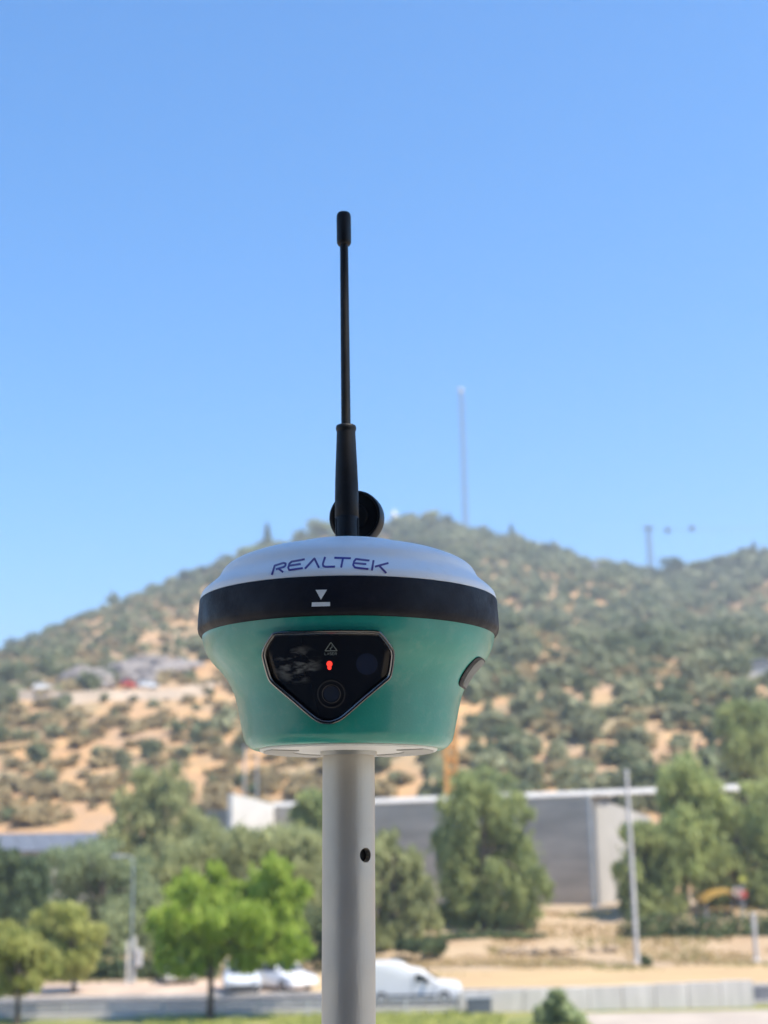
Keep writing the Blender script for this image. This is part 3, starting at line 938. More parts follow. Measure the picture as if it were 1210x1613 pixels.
tree('pepper_tree', 'tallest olive tree rising left of the white wing wall', 121.0, 250, 1500,
     [(238, 1232, 32, 26), (280, 1245, 32, 34), (220, 1270, 38, 34), (265, 1290, 48, 40), (300, 1302, 22, 38), (198, 1302, 24, 26), (250, 1345, 46, 40), (265, 1215, 18, 14), (205, 1340, 40, 40), (180, 1318, 24, 20), (290, 1340, 40, 40), (318, 1318, 24, 28)], M['leaf_olive'], 10000, 0.21, 0.4, 0.3, GT)
tree('pepper_tree', 'olive green tree just below the white wing wall', 106.0, 318, 1530,
     [(330, 1332, 44, 34), (385, 1328, 42, 34), (310, 1372, 44, 34), (278, 1352, 40, 34), (245, 1385, 34, 46), (250, 1440, 30, 46), (360, 1375, 40, 34), (300, 1430, 50, 50)], M['leaf_olive'], 11000, 0.19, 0.4, 0.3, GT)
tree('pepper_tree', 'brownish olive tree close to the left side of the pole', 107.5, 455, 1530,
     [(440, 1318, 44, 28), (496, 1340, 34, 40), (470, 1372, 42, 40), (415, 1352, 34, 34), (500, 1400, 36, 40), (440, 1420, 44, 44), (400, 1320, 28, 24), (495, 1455, 30, 30)], M['leaf_olive'], 11000, 0.19, 0.4, 0.3, GT)
tree('leafy_tree', 'small dark tree covering the roof edge left of the pole', 114.0, 492, 1400,
     [(490, 1262, 24, 24), (472, 1284, 24, 16), (505, 1285, 26, 26), (488, 1310, 24, 24)], M['leaf_mid'], 3600, 0.2, 0.2, 0.2, GT)
for cx, cy, rx, ry, lab in ((722, 1232, 32, 14, 'low green tree behind the roof slab beside the orange pylon'), (760, 1226, 28, 17, 'low green tree behind the roof slab above the big pepper tree'), (795, 1232, 22, 12, 'small low tree behind the roof slab where the white slab begins again')):
    tree('leafy_tree', lab, 168.0, cx, 1290, [(cx, cy, rx * 0.7, ry), (cx - rx * 0.5, cy + 6, rx * 0.6, ry), (cx + rx * 0.5, cy + 7, rx * 0.6, ry), (cx, cy + 16, rx, ry)], M['leaf_mid'], 2400, 0.28, 0.1, 0.2, GT)
# bushes
tree('bush', 'small dark cypress bush beside the foot of the utility pole', 83.0, 1018, 1538, [(1018, 1513, 7, 9), (1018, 1524, 9, 11)], M['leaf_dark'], 700, 0.09, 0.0, 0.05, cat='bush')
tree('bush', 'grey green bush nearest the camera in front of the concrete barrier', 57.5, 880, 1622, [(880, 1578, 18, 16), (862, 1598, 18, 16), (898, 1600, 18, 16), (880, 1608, 26, 14)], M['leaf_grey'], 2600, 0.10, 0.0, 0.05, cat='bush')
tree('bush', 'small dark bush on the pavement left of the bright green tree', 78.0, 238, 1568, [(238, 1556, 7, 9), (237, 1564, 9, 8)], M['leaf_dark'], 500, 0.09, 0.0, 0.04, cat='bush')
tree('bush', 'low dark bush in the shade right of the utility pole', 93.0, 1135, 1506, [(1110, 1492, 24, 12), (1145, 1490, 24, 14), (1170, 1494, 20, 12)], M['leaf_dark'], 2200, 0.13, 0.0, 0.06, cat='bush')
tree('bush', 'low green bush under the hanging pepper tree right of the pole', 89.0, 650, 1502, [(640, 1492, 20, 10), (668, 1490, 18, 12), (690, 1494, 16, 10)], M['leaf_dark'], 1800, 0.12, 0.0, 0.06, cat='bush')
def hedge(label, x0, x1, ytop, ybase, Y, mat):
    cl = []
    x = x0
    while x < x1:
        cl.append((x, (ytop + ybase) / 2 + random.uniform(-4, 4), 22, (ybase - ytop) / 2 + 2)); x += 22
    b0 = at((x0 + x1) / 2, ybase, Y)
    gz = ground_z(b0.x, Y)
    k = Y / FPX
    cc = [((at(a, b_, Y).x - b0.x, random.uniform(-.3, .3), at(a, b_, Y).z - gz), (rx * k, 0.7, ry * k)) for a, b_, rx, ry in cl]
    C, A, B = leaf_cloud(cc, 320 * len(cl), 0.13)
    C[:, 2] = np.maximum(C[:, 2], 0.03)
    t = thing('hedge', (b0.x, Y, gz), label, 'hedge')
    quad_mesh('foliage', C, A, B, mat, t)
hedge('dark clipped hedge behind the pavement at far left', 60, 345, 1508, 1552, 82.0, M['leaf_dark'])
hedge('dark hedge heightened for the shade beneath the trees at the right behind the utility pole', 1000, 1240, 1442, 1500, 93.5, M['leaf_dark'])  # hedge drawn taller to fill in the dark shade under these trees
hedge('dark leaf strip added for the shade under the big round pepper tree', 705, 850, 1474, 1502, 94.0, M['leaf_dark'])  # added dark leaves stand in for the shaded foot of the crown
hedge('dark hedge showing between the bright green tree and the pole', 470, 560, 1436, 1530, 84.0, M['leaf_dark'])

# ------------------------------------------------------------------ hillside details
# cut track with grey rocks, small vehicles
def drape(name, pts_px, width, mat):
    P = [hit(*p) for p in pts_px]
    mb = MB()
    n = 0
    for i in range(len(P) - 1):
        for s in range(8):
            t = s / 8
            c = P[i].lerp(P[i + 1], t)
            zc_ = hill_h(c.x, c.y) + 0.25
            y0_, y1_ = c.y - 0.5 * width, c.y + 0.5 * width
            mb.v += [(c.x, y0_ - 3.0, hill_h(c.x, y0_ - 3.0) - 0.4), (c.x, y0_, zc_), (c.x, y1_, zc_ + 0.15), (c.x, y1_ + 1.0, hill_h(c.x, y1_ + 1.0) + 0.2)]
            n += 1
    for i in range(n - 1):
        for q in range(3):
            mb.f.append((4 * i + q, 4 * i + 4 + q, 4 * i + 5 + q, 4 * i + 1 + q))
    return tag(mb.build(name, mat), kind='structure')
drape('hill_track', [(-60, 1094), (40, 1094), (120, 1098), (200, 1096), (290, 1090), (350, 1082)], 9.0, M['track'])
def boulder(p, s, label):
    bm = bmesh.new()
    bmesh.ops.create_icosphere(bm, subdivisions=3, radius=1)
    off = Vector((random.random() * 50, random.random() * 50, 0))
    for v in bm.verts:
        n = noise.noise(v.co * 1.3 + off) * 0.45 + noise.noise(v.co * 3 + off) * 0.18
        v.co *= 1 + n
        v.co.x *= s[0]; v.co.y *= s[1]; v.co.z *= s[2]
    me = bpy.data.meshes.new('boulder')
    bm.to_mesh(me); bm.free()
    me.materials.append(M['rock'])
    o = bpy.data.objects.new('boulder', me)
    o.location = p
    col.objects.link(o)
    return tag(o, label, 'rock', 'grey rocks of the road cutting')
NTH = ['first', 'second', 'third', 'fourth', 'fifth', 'sixth', 'seventh', 'eighth', 'ninth', 'tenth', 'last']
RK = sorted(((130, 1078, 5), (150, 1074, 4), (172, 1072, 5), (195, 1068, 6), (220, 1064, 6), (243, 1068, 5), (262, 1064, 5), (280, 1058, 5), (160, 1084, 3), (205, 1078, 4), (235, 1080, 3)))
for i, (px, py, sx) in enumerate(RK):
    p = hit(px, py)
    boulder(p, (sx * random.uniform(.8, 1.1), sx * .7, sx * random.uniform(.45, .75)), NTH[i] + ' grey rock from the left in the cutting above the hill track')
def hill_car(px, py, label, paint, rz=0.3):
    p = hit(px, py)
    return vehicle('parked_car', (p.x, p.y, p.z + 0.4), rz, label, None, paint, car_body, car_cab, cw, 1.68, cg, csg, cl, 'car')
hill_car(68, 1091, 'white car on the track across the left hillside', M['white_paint'])
hill_car(203, 1088, 'red car below the grey rocks on the left hillside', M['red'], 1.2)
hill_car(232, 1088, 'silver car below the grey rocks on the left hillside', M['silver_paint'], 0.6)
p = hit(1196, 1068)
hb2 = thing('hut', (p.x, p.y, p.z), 'tiny white hut high on the hillside at the right edge', 'hut')
mb = MB(); mb.box((0, 0, 0.8), (6.5, 4, 2.6)); mb.build('wall', M['white_wall'], hb2)
mb = MB(); mb.prism([(-3.6, 2.1), (3.6, 2.1), (3.6, 2.35), (0, 3.2), (-3.6, 2.35)], -2.4, 2.4); mb.build('roof', M['roof_metal'], hb2)

# scrub: generate all bushes, the largest in view are things, the rest one mass
def shrub_mesh(mat, nq, tall=1.0):
    cl = [((random.uniform(-.45, .45), random.uniform(-.45, .45), random.uniform(.35, .7) * tall), (random.uniform(.4, .65), random.uniform(.4, .65), random.uniform(.35, .55) * tall)) for _ in range(5)]
    C, A, B = leaf_cloud(cl, nq, 0.17)
    C[:, 2] = np.maximum(C[:, 2], -0.15)
    return C, A, B
def to_px(p):
    v = Vector(p) - EYE
    d = v.dot(F)
    return CX + FPX * v.dot(RT) / d, CY - FPX * v.dot(UP) / d, d
def skyline(px):
    return float(np.interp(px, [a for a, b_ in SKY_PX], [b_ for a, b_ in SKY_PX]))
def density(px, py, p):
    below = py - skyline(px)
    n = noise.noise(Vector((p[0] / 26.0, p[1] / 34.0, 9.0))) * 0.9
    if px < 620:
        d = 0.95 if below < 45 else (0.50 if below < 110 else 0.10)
        if py > 1060 and px < 300: d *= 0.75
    else:
        d = 0.98 if below < 110 else 0.78
        if py > 1010: d = 0.62
        if px > 1000 and py > 980: d += 0.12
    return d + n * (0.65 if below > 40 else 0.15)
cand = []
for px, py, rpx in ((60, 1200, 22), (72, 1236, 20), (155, 1240, 20), (278, 1158, 18), (160, 1200, 22), (237, 1195, 20), (105, 1112, 14), (126, 1138, 12), (182, 1132, 10), (245, 1116, 13), (333, 1243, 15),
                    (346, 1142, 10), (130, 1165, 14), (88, 1165, 18), (210, 1107, 9), (167, 1106, 11), (24, 1168, 16), (20, 1210, 12), (15, 1295, 18), (92, 1095, 16), (340, 1180, 14), (310, 1120, 8), (96, 1120, 18),
                    (200, 1222, 13), (228, 1030, 14), (145, 1030, 14), (262, 1030, 12), (50, 1060, 12), (185, 1050, 9), (300, 1075, 16), (1060, 1120, 34), (930, 1170, 34), (830, 1130, 30), (880, 1200, 28), (1000, 1180, 30),
                    (1100, 1060, 30), (960, 1060, 28), (830, 1050, 26), (880, 1000, 26), (1020, 1000, 26), (1140, 1010, 26), (800, 1180, 22), (1085, 1150, 28), (1010, 1230, 26), (1160, 1060, 30), (760, 1100, 18), (740, 1160, 16)):
    p = hit(px, py)
    if p is None: continue
    cand.append((p, rpx * p.y / FPX, rpx, px))
n_try = 0
spent = set()
while n_try < 21000:
    n_try += 1
    y = random.uniform(160, 690)
    x = random.uniform(-0.42, 0.42) * y + random.uniform(-30, 30)
    z = hill_h(x, y)
    px, py, dd_ = to_px((x, y, z))
    if random.random() > density(px, py, (x, y)): continue
    if any(c is not None and abs(px - c[3]) < c[2] * 1.3 and abs(py - to_px(c[0])[1]) < c[2] * 1.2 for c in cand[:30]): continue
    s = (0.8 + 2.0 * random.random() ** 2) if px < 620 else (1.1 + 2.6 * random.random() ** 1.6)
    if y > 560: s *= 1.25
    if y > 615: s *= random.uniform(1.0, 1.6)
    # keep spacing so the bare soil shows
    key = (int(x / 3.6), int(y / 5.0)) if (px > 620 and py - skyline(px) < 130) else (int(x / 4.5), int(y / 6.5))
    if key in spent: continue
    spent.add(key)
    cand.append((Vector((x, y, z)), s, s * FPX / y, px))
vis, rest = [], []
for c in cand:
    px, py, _ = to_px(c[0])
    ok = -15 < px < 1225 and py < 1290 and not (330 < px < 765 and 905 < py < 1185) and not any(((px - a) / b2) ** 2 + ((py - b_) / d_) ** 2 < 1 for a, b_, b2, d_ in CROWNS)
    (vis if ok else rest).append(c)
vis.sort(key=lambda c: -c[2])
rest += vis[285:]
vis = vis[:285]
protos = []
for k in range(8):
    mat = M['shrub_dark'] if k % 2 == 0 else M['shrub_grey']
    C, A, B = shrub_mesh(mat, 260, random.uniform(0.9, 1.3))
    o = quad_mesh('shrub', C, A, B, mat)
    protos.append(o)
LANDMARKS = [('the grey rocks', 205, 1072), ('the white car on the hill track', 68, 1088), ('the skyline conifer beside the dome', 421, 850), ('the blue grey roof', 90, 1318),
             ('the white wing wall', 400, 1270), ('the orange pylon', 711, 1160), ('the foot of the tall mast', 731, 834), ('the foot of the short pylon', 1021, 895), ('the pale small pylon', 937, 905),
             ('the tiny white hut', 1196, 1066), ('the top of the utility pole', 985, 1216), ('the top of the big pepper tree', 750, 1218), ('the port cover of the receiver', 738, 1064),
             ('the tall tree on the hill foot', 1178, 1125), ('the black band of the receiver', 783, 960), ('the left rim of the receiver', 316, 985)]
DIRS = ['right of', 'up and right of', 'above', 'up and left of', 'left of', 'down and left of', 'below', 'down and right of']
ORD = ['nearest', 'second nearest', 'third nearest', 'fourth nearest', 'fifth nearest', 'sixth nearest', 'seventh nearest', 'eighth nearest', 'ninth nearest', 'tenth nearest', 'eleventh nearest', 'twelfth nearest', 'thirteenth nearest', 'fourteenth nearest', 'fifteenth nearest', 'sixteenth nearest', 'seventeenth nearest', 'eighteenth nearest', 'nineteenth nearest', 'twentieth nearest']
kinds = [random.randrange(8) for _ in vis]
bins = {}
for i, c in enumerate(vis):
    qx, qy, _ = to_px(c[0])
    nm_, lx, ly = min(LANDMARKS, key=lambda m_: math.hypot(m_[1] - qx, m_[2] - qy))
    oc = int(round(math.atan2(ly - qy, qx - lx) / (math.pi / 4))) % 8
    bins.setdefault((nm_, oc, kinds[i] % 2), []).append((math.hypot(lx - qx, ly - qy), i))
shrub_label = {}
for (nm_, oc, kc), lst in bins.items():
    for r_, (_, i) in enumerate(sorted(lst)):
        shrub_label[i] = ORD[min(r_, 19)] + (' dark green' if kc == 0 else ' grey green') + ' shrub ' + DIRS[oc] + ' ' + nm_
for i, (p, s, spx, px) in enumerate(vis):
    k = kinds[i]
    pr = protos[k]
    o = bpy.data.objects.new('shrub', pr.data)
    col.objects.link(o)
    o.location = p - Vector((0, 0, 0.1 * s))
    o.rotation_euler = (0, 0, random.uniform(0, 6.28))
    o.scale = (s, s * random.uniform(.85, 1.1), s * random.uniform(.9, 1.25))
    tag(o, shrub_label[i], 'shrub', 'shrubs on the dry hillside')
for o in protos:
    bpy.data.objects.remove(o)
for nm, mk in (('hillside_scrub', 'shrub_dark'), ('hillside_scrub', 'shrub_grey')):
    Cs, As, Bs = [], [], []
    tmpl = [shrub_mesh(None, 70, random.uniform(.9, 1.4)) for _ in range(6)]
    for p, s, _, px in rest:
        if (hash((round(p.x, 1), round(p.y, 1))) % 2 == 0) != (mk == 'shrub_dark'): continue
        C, A, B = tmpl[random.randrange(6)]
        a = random.uniform(0, 6.28)
        rot = np.array([[math.cos(a), -math.sin(a), 0], [math.sin(a), math.cos(a), 0], [0, 0, 1]])
        Cs.append(C @ rot.T * s + np.array(p)); As.append(A @ rot.T * s * 1.5); Bs.append(B @ rot.T * s * 1.5)
    o = quad_mesh(nm, np.concatenate(Cs), np.concatenate(As), np.concatenate(Bs), M[mk])
    tag(o, kind='stuff')

# low dry scrub between the bushes, uncountable
Cs, As, Bs = [], [], []
tm = [shrub_mesh(None, 26, 0.55) for _ in range(6)]
for _ in range(7000):
    y = random.uniform(140, 640)
    x = random.uniform(-0.36, 0.36) * y + random.uniform(-20, 20)
    if noise.noise(Vector((x / 22.0, y / 30.0, 4.0))) + random.uniform(-.35, .35) < -0.02: continue
    s_ = random.uniform(0.6, 2.6)
    C, A, B = tm[random.randrange(6)]
    a = random.uniform(0, 6.28)
    rot = np.array([[math.cos(a), -math.sin(a), 0], [math.sin(a), math.cos(a), 0], [0, 0, 1]])
    Cs.append(C @ rot.T * s_ + np.array((x, y, hill_h(x, y) - 0.1))); As.append(A @ rot.T * s_ * 1.8); Bs.append(B @ rot.T * s_ * 1.8)
tag(quad_mesh('dry_scrub', np.concatenate(Cs), np.concatenate(As), np.concatenate(Bs), M['shrub_pale']), kind='stuff')
# tufts of dry and half dry grass on the bank and verge
for nm, mk, cnt, y0_, y1_, sz in (('dry_grass', 'straw', 16000, 83.0, 104.0, 0.09), ('green_grass', 'half_green', 9000, 80.0, 104.0, 0.10), ('lawn_grass', 'leaf_yellow', 9000, 56.0, 63.3, 0.09)):
    xx = rng.uniform(-40, 40, cnt * 2); yy = rng.uniform(y0_, y1_, cnt * 2)
    kp = np.array([(noise.noise(Vector((a / 5.0, b_ / 3.5, 2.0 + sz * 50))) > (-0.05 if nm != 'green_grass' else 0.12)) and not (nm == 'lawn_grass' and a > 7.0 and b_ < 61.3)
                   and not (nm != 'lawn_grass' and a < -3.6 and b_ < 79.2) for a, b_ in zip(xx, yy)])
    xx, yy = xx[kp][:cnt], yy[kp][:cnt]
    n = len(xx)
    zz = np.array([ground_z(a, b_) for a, b_ in zip(xx, yy)])
    C = np.stack([xx, yy, zz + sz * 0.6], 1)
    up = unit(np.tile(np.array([0, 0, 1.0]), (n, 1)) + 0.45 * rng.normal(size=(n, 3)))
    sd_ = unit(np.cross(up, rng.normal(size=(n, 3))))
    k_ = (0.6 + 0.8 * rng.random((n, 1)))
    tag(quad_mesh(nm, C, sd_ * sz * 1.1 * k_, up * sz * k_, M[mk]), kind='stuff')
# pale stones on the foot of the bank
for i, (px, py, sx) in enumerate(((800, 1508, .45), (826, 1500, .6), (850, 1497, .5), (878, 1494, .55), (905, 1497, .4), (940, 1492, .45), (965, 1494, .5))):
    q = at(px, py, 90.0)
    o = boulder((q.x, 90.0, ground_z(q.x, 90.0) + 0.1), (sx, sx * .8, sx * .6), NTH[i] + ' low brown stone from the left in the row on the dry bank')
    o['group'] = 'stones on the dry bank'
    o.data.materials[0] = M['dirt']

# trees and masts on the skyline
def sky_tree(px, py_top, rx_px, label, conifer=False, mat='leaf_dark', Y=645.0):
    q = at(px, py_top, Y)
    gz = hill_h(q.x, Y)
    H = max(3.5, q.z - gz)
    w = rx_px * Y / FPX
    t = thing('conifer' if conifer else 'hilltop_tree', (q.x, Y, gz), label, 'tree', 'trees on the skyline')
    mb = MB(); mb.tube([(0, 0, -0.5), (0, 0, H * .6)], [0.5, 0.2], 6); mb.build('trunk', M['bark'], t)
    if conifer:
        cl = [((0, 0, H * f), (w * (1.05 - f), w * (1.05 - f), H * .12)) for f in (.2, .35, .5, .65, .8, .93)]
    else:
        cl = [((random.uniform(-.5, .5) * w, random.uniform(-.5, .5) * w, H * random.uniform(.5, .85)), (w * .6, w * .6, H * .22)) for _ in range(6)]
    C, A, B = leaf_cloud(cl, 500, 0.75)
    quad_mesh('crown', C, A, B, M[mat], t)
sky_tree(421, 826, 13, 'pointed conifer on the skyline left of the receiver dome', True)
sky_tree(70, 991, 8, 'small pointed conifer on the skyline near the left edge', True)
sky_tree(708, 812, 11, 'pointed conifer on the skyline left of the tall mast', True)
sky_tree(805, 826, 9, 'pointed conifer on the skyline right of the tall mast', True)
sky_tree(1187, 855, 9, 'pointed conifer on the skyline near the right edge', True)
sky_tree(1057, 879, 24, 'round dark tree on the skyline right of the short pylon')
sky_tree(502, 818, 24, 'brownish round tree on the summit left of the antenna', mat='leaf_olive')
sky_tree(675, 805, 16, 'round tree on the summit left of the tall mast', mat='leaf_olive')
sky_tree(640, 822, 26, 'low green tree on the summit right of the round black disc', mat='leaf_mid')
sky_tree(540, 828, 26, 'low green tree on the summit behind the antenna', mat='leaf_mid')
sky_tree(395, 862, 22, 'round green tree on the skyline beside the left conifer', mat='leaf_mid')
sky_tree(1110, 884, 22, 'wide green tree on the skyline between round tree and right edge', mat='leaf_mid')
sky_tree(1155, 872, 24, 'tall wide green tree on the skyline beside the right conifer', mat='leaf_mid')
sky_tree(880, 862, 14, 'small dark tree on the skyline half way between mast and short pylon')

def lattice(name, px, py_t, Y, w, label, group=None, mat='mast', top=None, py_b=None):
    q = at(px, py_t, Y)
    gz = hill_h(q.x, Y) - 0.5
    H = q.z - gz
    t = thing(name, (q.x, Y, gz), label, 'mast', group)
    mb = MB()
    for k in range(3):
        a = 2 * math.pi * k / 3
        mb.tube([(w * .5 * math.cos(a), w * .5 * math.sin(a), 0), (w * .42 * math.cos(a), w * .42 * math.sin(a), H)], 0.22, 6)
    mb.build('leg', M[mat], t)
    mb = MB()
    nl = max(4, int(H / 3))
    for i in range(nl):
        z0, z1 = H * i / nl, H * (i + 1) / nl
        for k in range(3):
            a, c = 2 * math.pi * k / 3, 2 * math.pi * (k + 1) / 3
            mb.tube([(w * .46 * math.cos(a), w * .46 * math.sin(a), z0), (w * .46 * math.cos(c), w * .46 * math.sin(c), z1)], 0.14, 4)
            mb.tube([(w * .46 * math.cos(c), w * .46 * math.sin(c), z0), (w * .46 * math.cos(a), w * .46 * math.sin(a), z1)], 0.14, 4)
    mb.build('lattice_brace', M[mat], t)
    if top:
        mb = MB(); mb.lathe([(0.8, H), (1.3, H + .5), (1.3, H + 1.6), (0.7, H + 2.2)], 12); mb.build('beacon', M['white_wall'], t)
    else:
        mb = MB(); mb.box((0, 0, H + .3), (w * 1.5, w, 0.6)); mb.build('head_frame', M[mat], t)
    return t, H
lattice('lattice_mast', 726, 618, 640.0, 2.6, 'very tall thin lattice mast with white beacon on the summit', top=True)
pyl, pH = lattice('lattice_mast', 1021, 832, 640.0, 2.8, 'short dark lattice pylon on the right hand skyline')
lattice('lattice_mast', 937, 888, 560.0, 2.0, 'pale small pylon on the slope below the skyline', mat='steel')
# two cable car cabins beside the short pylon
ca = at(1021, 834, 640.0); cbp = at(1300, 822, 640.0)
mb = MB(); mb.tube([ca.lerp(cbp, i / 12) - Vector((0, 0, 1.5 * math.sin(math.pi * i / 12))) for i in range(13)], 0.09, 5)
tag(mb.build('cable', M['mast']), 'thin cable running right from the short pylon', 'cable')
for px, py, lab in ((1052, 835, 'round blue grey cabin hanging nearest the short pylon'), (1090, 832, 'round blue grey cabin hanging farther right of the short pylon')):
    p = at(px, py, 640.0)
    t = thing('cable_cabin', (p.x, p.y, p.z - 1.3), lab, 'cable car', 'cabins on the hilltop cable')
    mb = MB(); mb.lathe([(0.5, 0), (1.0, 0.2), (1.3, 1.0), (1.25, 1.7), (0.9, 2.2), (0.3, 2.35)], 16); mb.build('cabin', M['roof_metal'], t, smooth=50)
    mb = MB(); mb.lathe([(1.33, 1.1), (1.30, 1.65)], 16); mb.build('window', M['glass_dark'], t, smooth=50)
    mb = MB(); mb.tube([(0, 0, 2.3), (0.15, 0, 2.9), (0, 0, 3.4)], 0.08, 6); mb.build('hanger', M['mast'], t)
# white statue on the summit
p = at(621, 826, 640.0)
gz = hill_h(p.x, 640.0)
st = thing('statue', (p.x, 640.0, gz), 'small white statue on a pedestal on the summit right of the disc', 'statue')
H = zat(621, 802, 640.0) - gz
mb = MB(); mb.lathe([(2.2, 0), (2.2, .8), (1.4, 1.0), (1.3, H * .4), (1.7, H * .42), (1.7, H * .46)], 8); mb.build('pedestal', M['white_wall'], st)
mb = MB(); mb.lathe([(1.3, H * .46), (1.1, H * .6), (1.25, H * .76), (0.9, H * .85), (.35, H * .88), (.5, H * .93), (.45, H * .98), (.1, H)], 12); mb.build('figure', M['statue'], st, smooth=60)
mb = MB(); mb.tube([(-1.9, 0, H * .66), (-.8, 0, H * .8), (.8, 0, H * .8), (1.9, 0, H * .66)], .3, 6); mb.build('arms', M['statue'], st)

# ------------------------------------------------------------------ the receiver on its pole
D0 = 0.75
XA = 549.3
def rz_of(py):            # height on the receiver axis seen at image row py
    return zat(XA, py, D0)
def mpp(py):              # metres per pixel at the axis
    p = at(XA, py, D0)
    return (p - EYE).dot(F) / FPX
ZB = rz_of(1176)
base_pt = at(XA, 1176, D0)
# image-vertical axis: lean the whole instrument slightly so that it stands as in the photo
top_pt = at(XA, 846, D0)
axis = (top_pt - base_pt).normalized()
axis = Vector((axis.x, 0.0, axis.z)).normalized()
tilt = math.atan2(axis.x, axis.z)
REC = Matrix.Translation(base_pt) @ Matrix.Rotation(tilt, 4, 'Y')
RECI = REC.inverted()
def P(rpx, py):
    return (rpx * mpp(py), rz_of(py) - ZB)
def smooth_prof(pts, n=6):
    out = []
    for i in range(len(pts) - 1):
        p0, p1, p2, p3 = pts[max(i - 1, 0)], pts[i], pts[i + 1], pts[min(i + 2, len(pts) - 1)]
        for k in range(n):
            t = k / n
            f = lambda a, b, c, d: 0.5 * (2 * b + (c - a) * t + (2 * a - 5 * b + 4 * c - d) * t * t + (3 * b - a - 3 * c + d) * t ** 3)
            out.append((f(p0[0], p1[0], p2[0], p3[0]), f(p0[1], p1[1], p2[1], p3[1])))
    out.append(pts[-1])
    return out
def rfun(prof):
    zs = [p[1] for p in prof]; rs = [p[0] for p in prof]
    return lambda z: float(np.interp(z, zs, rs))
eyeL = RECI @ EYE
def proj(px, py, rf, off, t0=0.45, t1=1.0):
    """point of the surface of revolution rf (plus off) met by the sight line through px,py, in receiver space"""
    d = (RECI.to_3x3() @ ray(px, py))
    def g(t):
        p = eyeL + d * t
        return math.hypot(p.x, p.y) - (rf(p.z) + off)
    t = t0
    while t < t1 and g(t) > 0:
        t += 0.0006
    a, b_ = t - 0.0006, t
    for _ in range(30):
        m = (a + b_) / 2
        if g(m) > 0: a = m
        else: b_ = m
    return eyeL + d * b_

mteal = new_mat('teal housing', (0.016, 0.29, 0.225), 0.34, 60, 0.06, bump=0.04, bump_scale=900, coat=0.35)
mwhite = new_mat('white dome plastic', (0.82, 0.82, 0.80), 0.42, 30, 0.02, bump=0.02, bump_scale=900)
mblack = new_mat('black rubber band', (0.004, 0.005, 0.011), 0.55, 80, 0.2, bump=0.05, bump_scale=700, spec=0.28)
mrubber = new_mat('black antenna rubber', (0.006, 0.007, 0.009), 0.5, 90, 0.2, bump=0.05, bump_scale=800, spec=0.3)
mdisc = new_mat('black disc plastic', (0.005, 0.005, 0.006), 0.45, 90, 0.2, spec=0.25)
mgloss = new_mat('gloss black bezel', (0.010, 0.010, 0.012), 0.12, coat=1.0, spec=0.6)
mbase = new_mat('pale base plate', (0.74, 0.75, 0.71), 0.5, 25, 0.06)
mbase2 = new_mat('base inlay label', (0.42, 0.42, 0.39), 0.6, 25, 0.08)
mpole = new_mat('grey coated aluminium', (0.53, 0.50, 0.44), 0.42, 6, 0.05, metallic=0.4, bump=0.03, bump_scale=600, stretch=(1, 1, 0.15))
mcollar = new_mat('collar metal', (0.42, 0.43, 0.41), 0.4, 40, 0.05, metallic=0.5)
mmark = new_mat('white print', (0.72, 0.74, 0.72), 0.6, 200, 0.05)
mink = new_mat('violet foil lettering', (0.055, 0.035, 0.22), 0.3, 55, color2=(0.10, 0.045, 0.16), metallic=0.3)
mgrey = new_mat('grey rubber port face', (0.16, 0.163, 0.148), 0.6, 120, 0.2, bump=0.1, bump_scale=500)

DUST = (0.42, 0.37, 0.30)
wear(mteal, 38, 0.28, 0.46, DUST, 0.16)
wear(mwhite, 30, 0.34, 0.55, (0.55, 0.50, 0.44), 0.22)
wear(mblack, 45, 0.42, 0.7, DUST, 0.018)
wear(mpole, 28, 0.36, 0.55, DUST, 0.25)
wear(mrubber, 60, 0.4, 0.65, DUST, 0.02)
wear(mbase, 40, 0.4, 0.6, DUST, 0.3)
rec = thing('survey_receiver', base_pt, 'teal survey receiver with white dome, black band and whip antenna on the pole', 'receiver')
rec.rotation_euler = (0, tilt, 0)
# dome
dome_px = [(231.8, 949.5), (231.4, 945.5), (228.5, 938.5), (221.5, 931.5), (213.5, 925), (206.5, 918.8), (202, 913), (199, 907.5), (195, 901.5), (188, 895.5), (176, 889), (158, 882.0), (138, 876.3), (116, 871.6), (101, 868.8), (97, 866.6), (92, 864.0), (85, 863), (60, 861.6), (30, 860.6), (8, 860.4)]
dome_prof = [P(*q) for q in dome_px]
dome_prof_s = smooth_prof(dome_prof, 5)
mb = MB(); mb.lathe([(0.02, dome_prof[0][1] - 0.001)] + dome_prof_s, 160)
dome = mb.build('dome', mwhite, rec, smooth=40)
# band
band_px = [(229.0, 1006), (232.5, 1004), (235, 1000), (236.2, 994), (235.6, 980), (233.8, 960), (233.4, 953), (232.8, 950.5), (230.5, 949.4)]
band_prof = list(P(*q) for q in band_px)
mb = MB(); mb.lathe([(0.03, band_prof[0][1] + 0.0005)] + band_prof + [(0.03, band_prof[-1][1])], 160)
band = mb.build('band', mblack, rec, smooth=35)
# body
body_px = [(150, 1180.5), (156, 1177), (162.5, 1169), (165.5, 1160), (171, 1132), (176.5, 1104), (182, 1088), (189.5, 1073), (199, 1060), (209, 1049.5), (219, 1037), (225.5, 1023), (228.6, 1010), (229.5, 1002)]
body_prof = [P(*q) for q in body_px]
body_s = smooth_prof(body_prof, 4)
mb = MB(); mb.lathe([(0.02, body_prof[0][1] + 0.001)] + body_s, 160)
body = mb.build('body', mteal, rec, smooth=35)
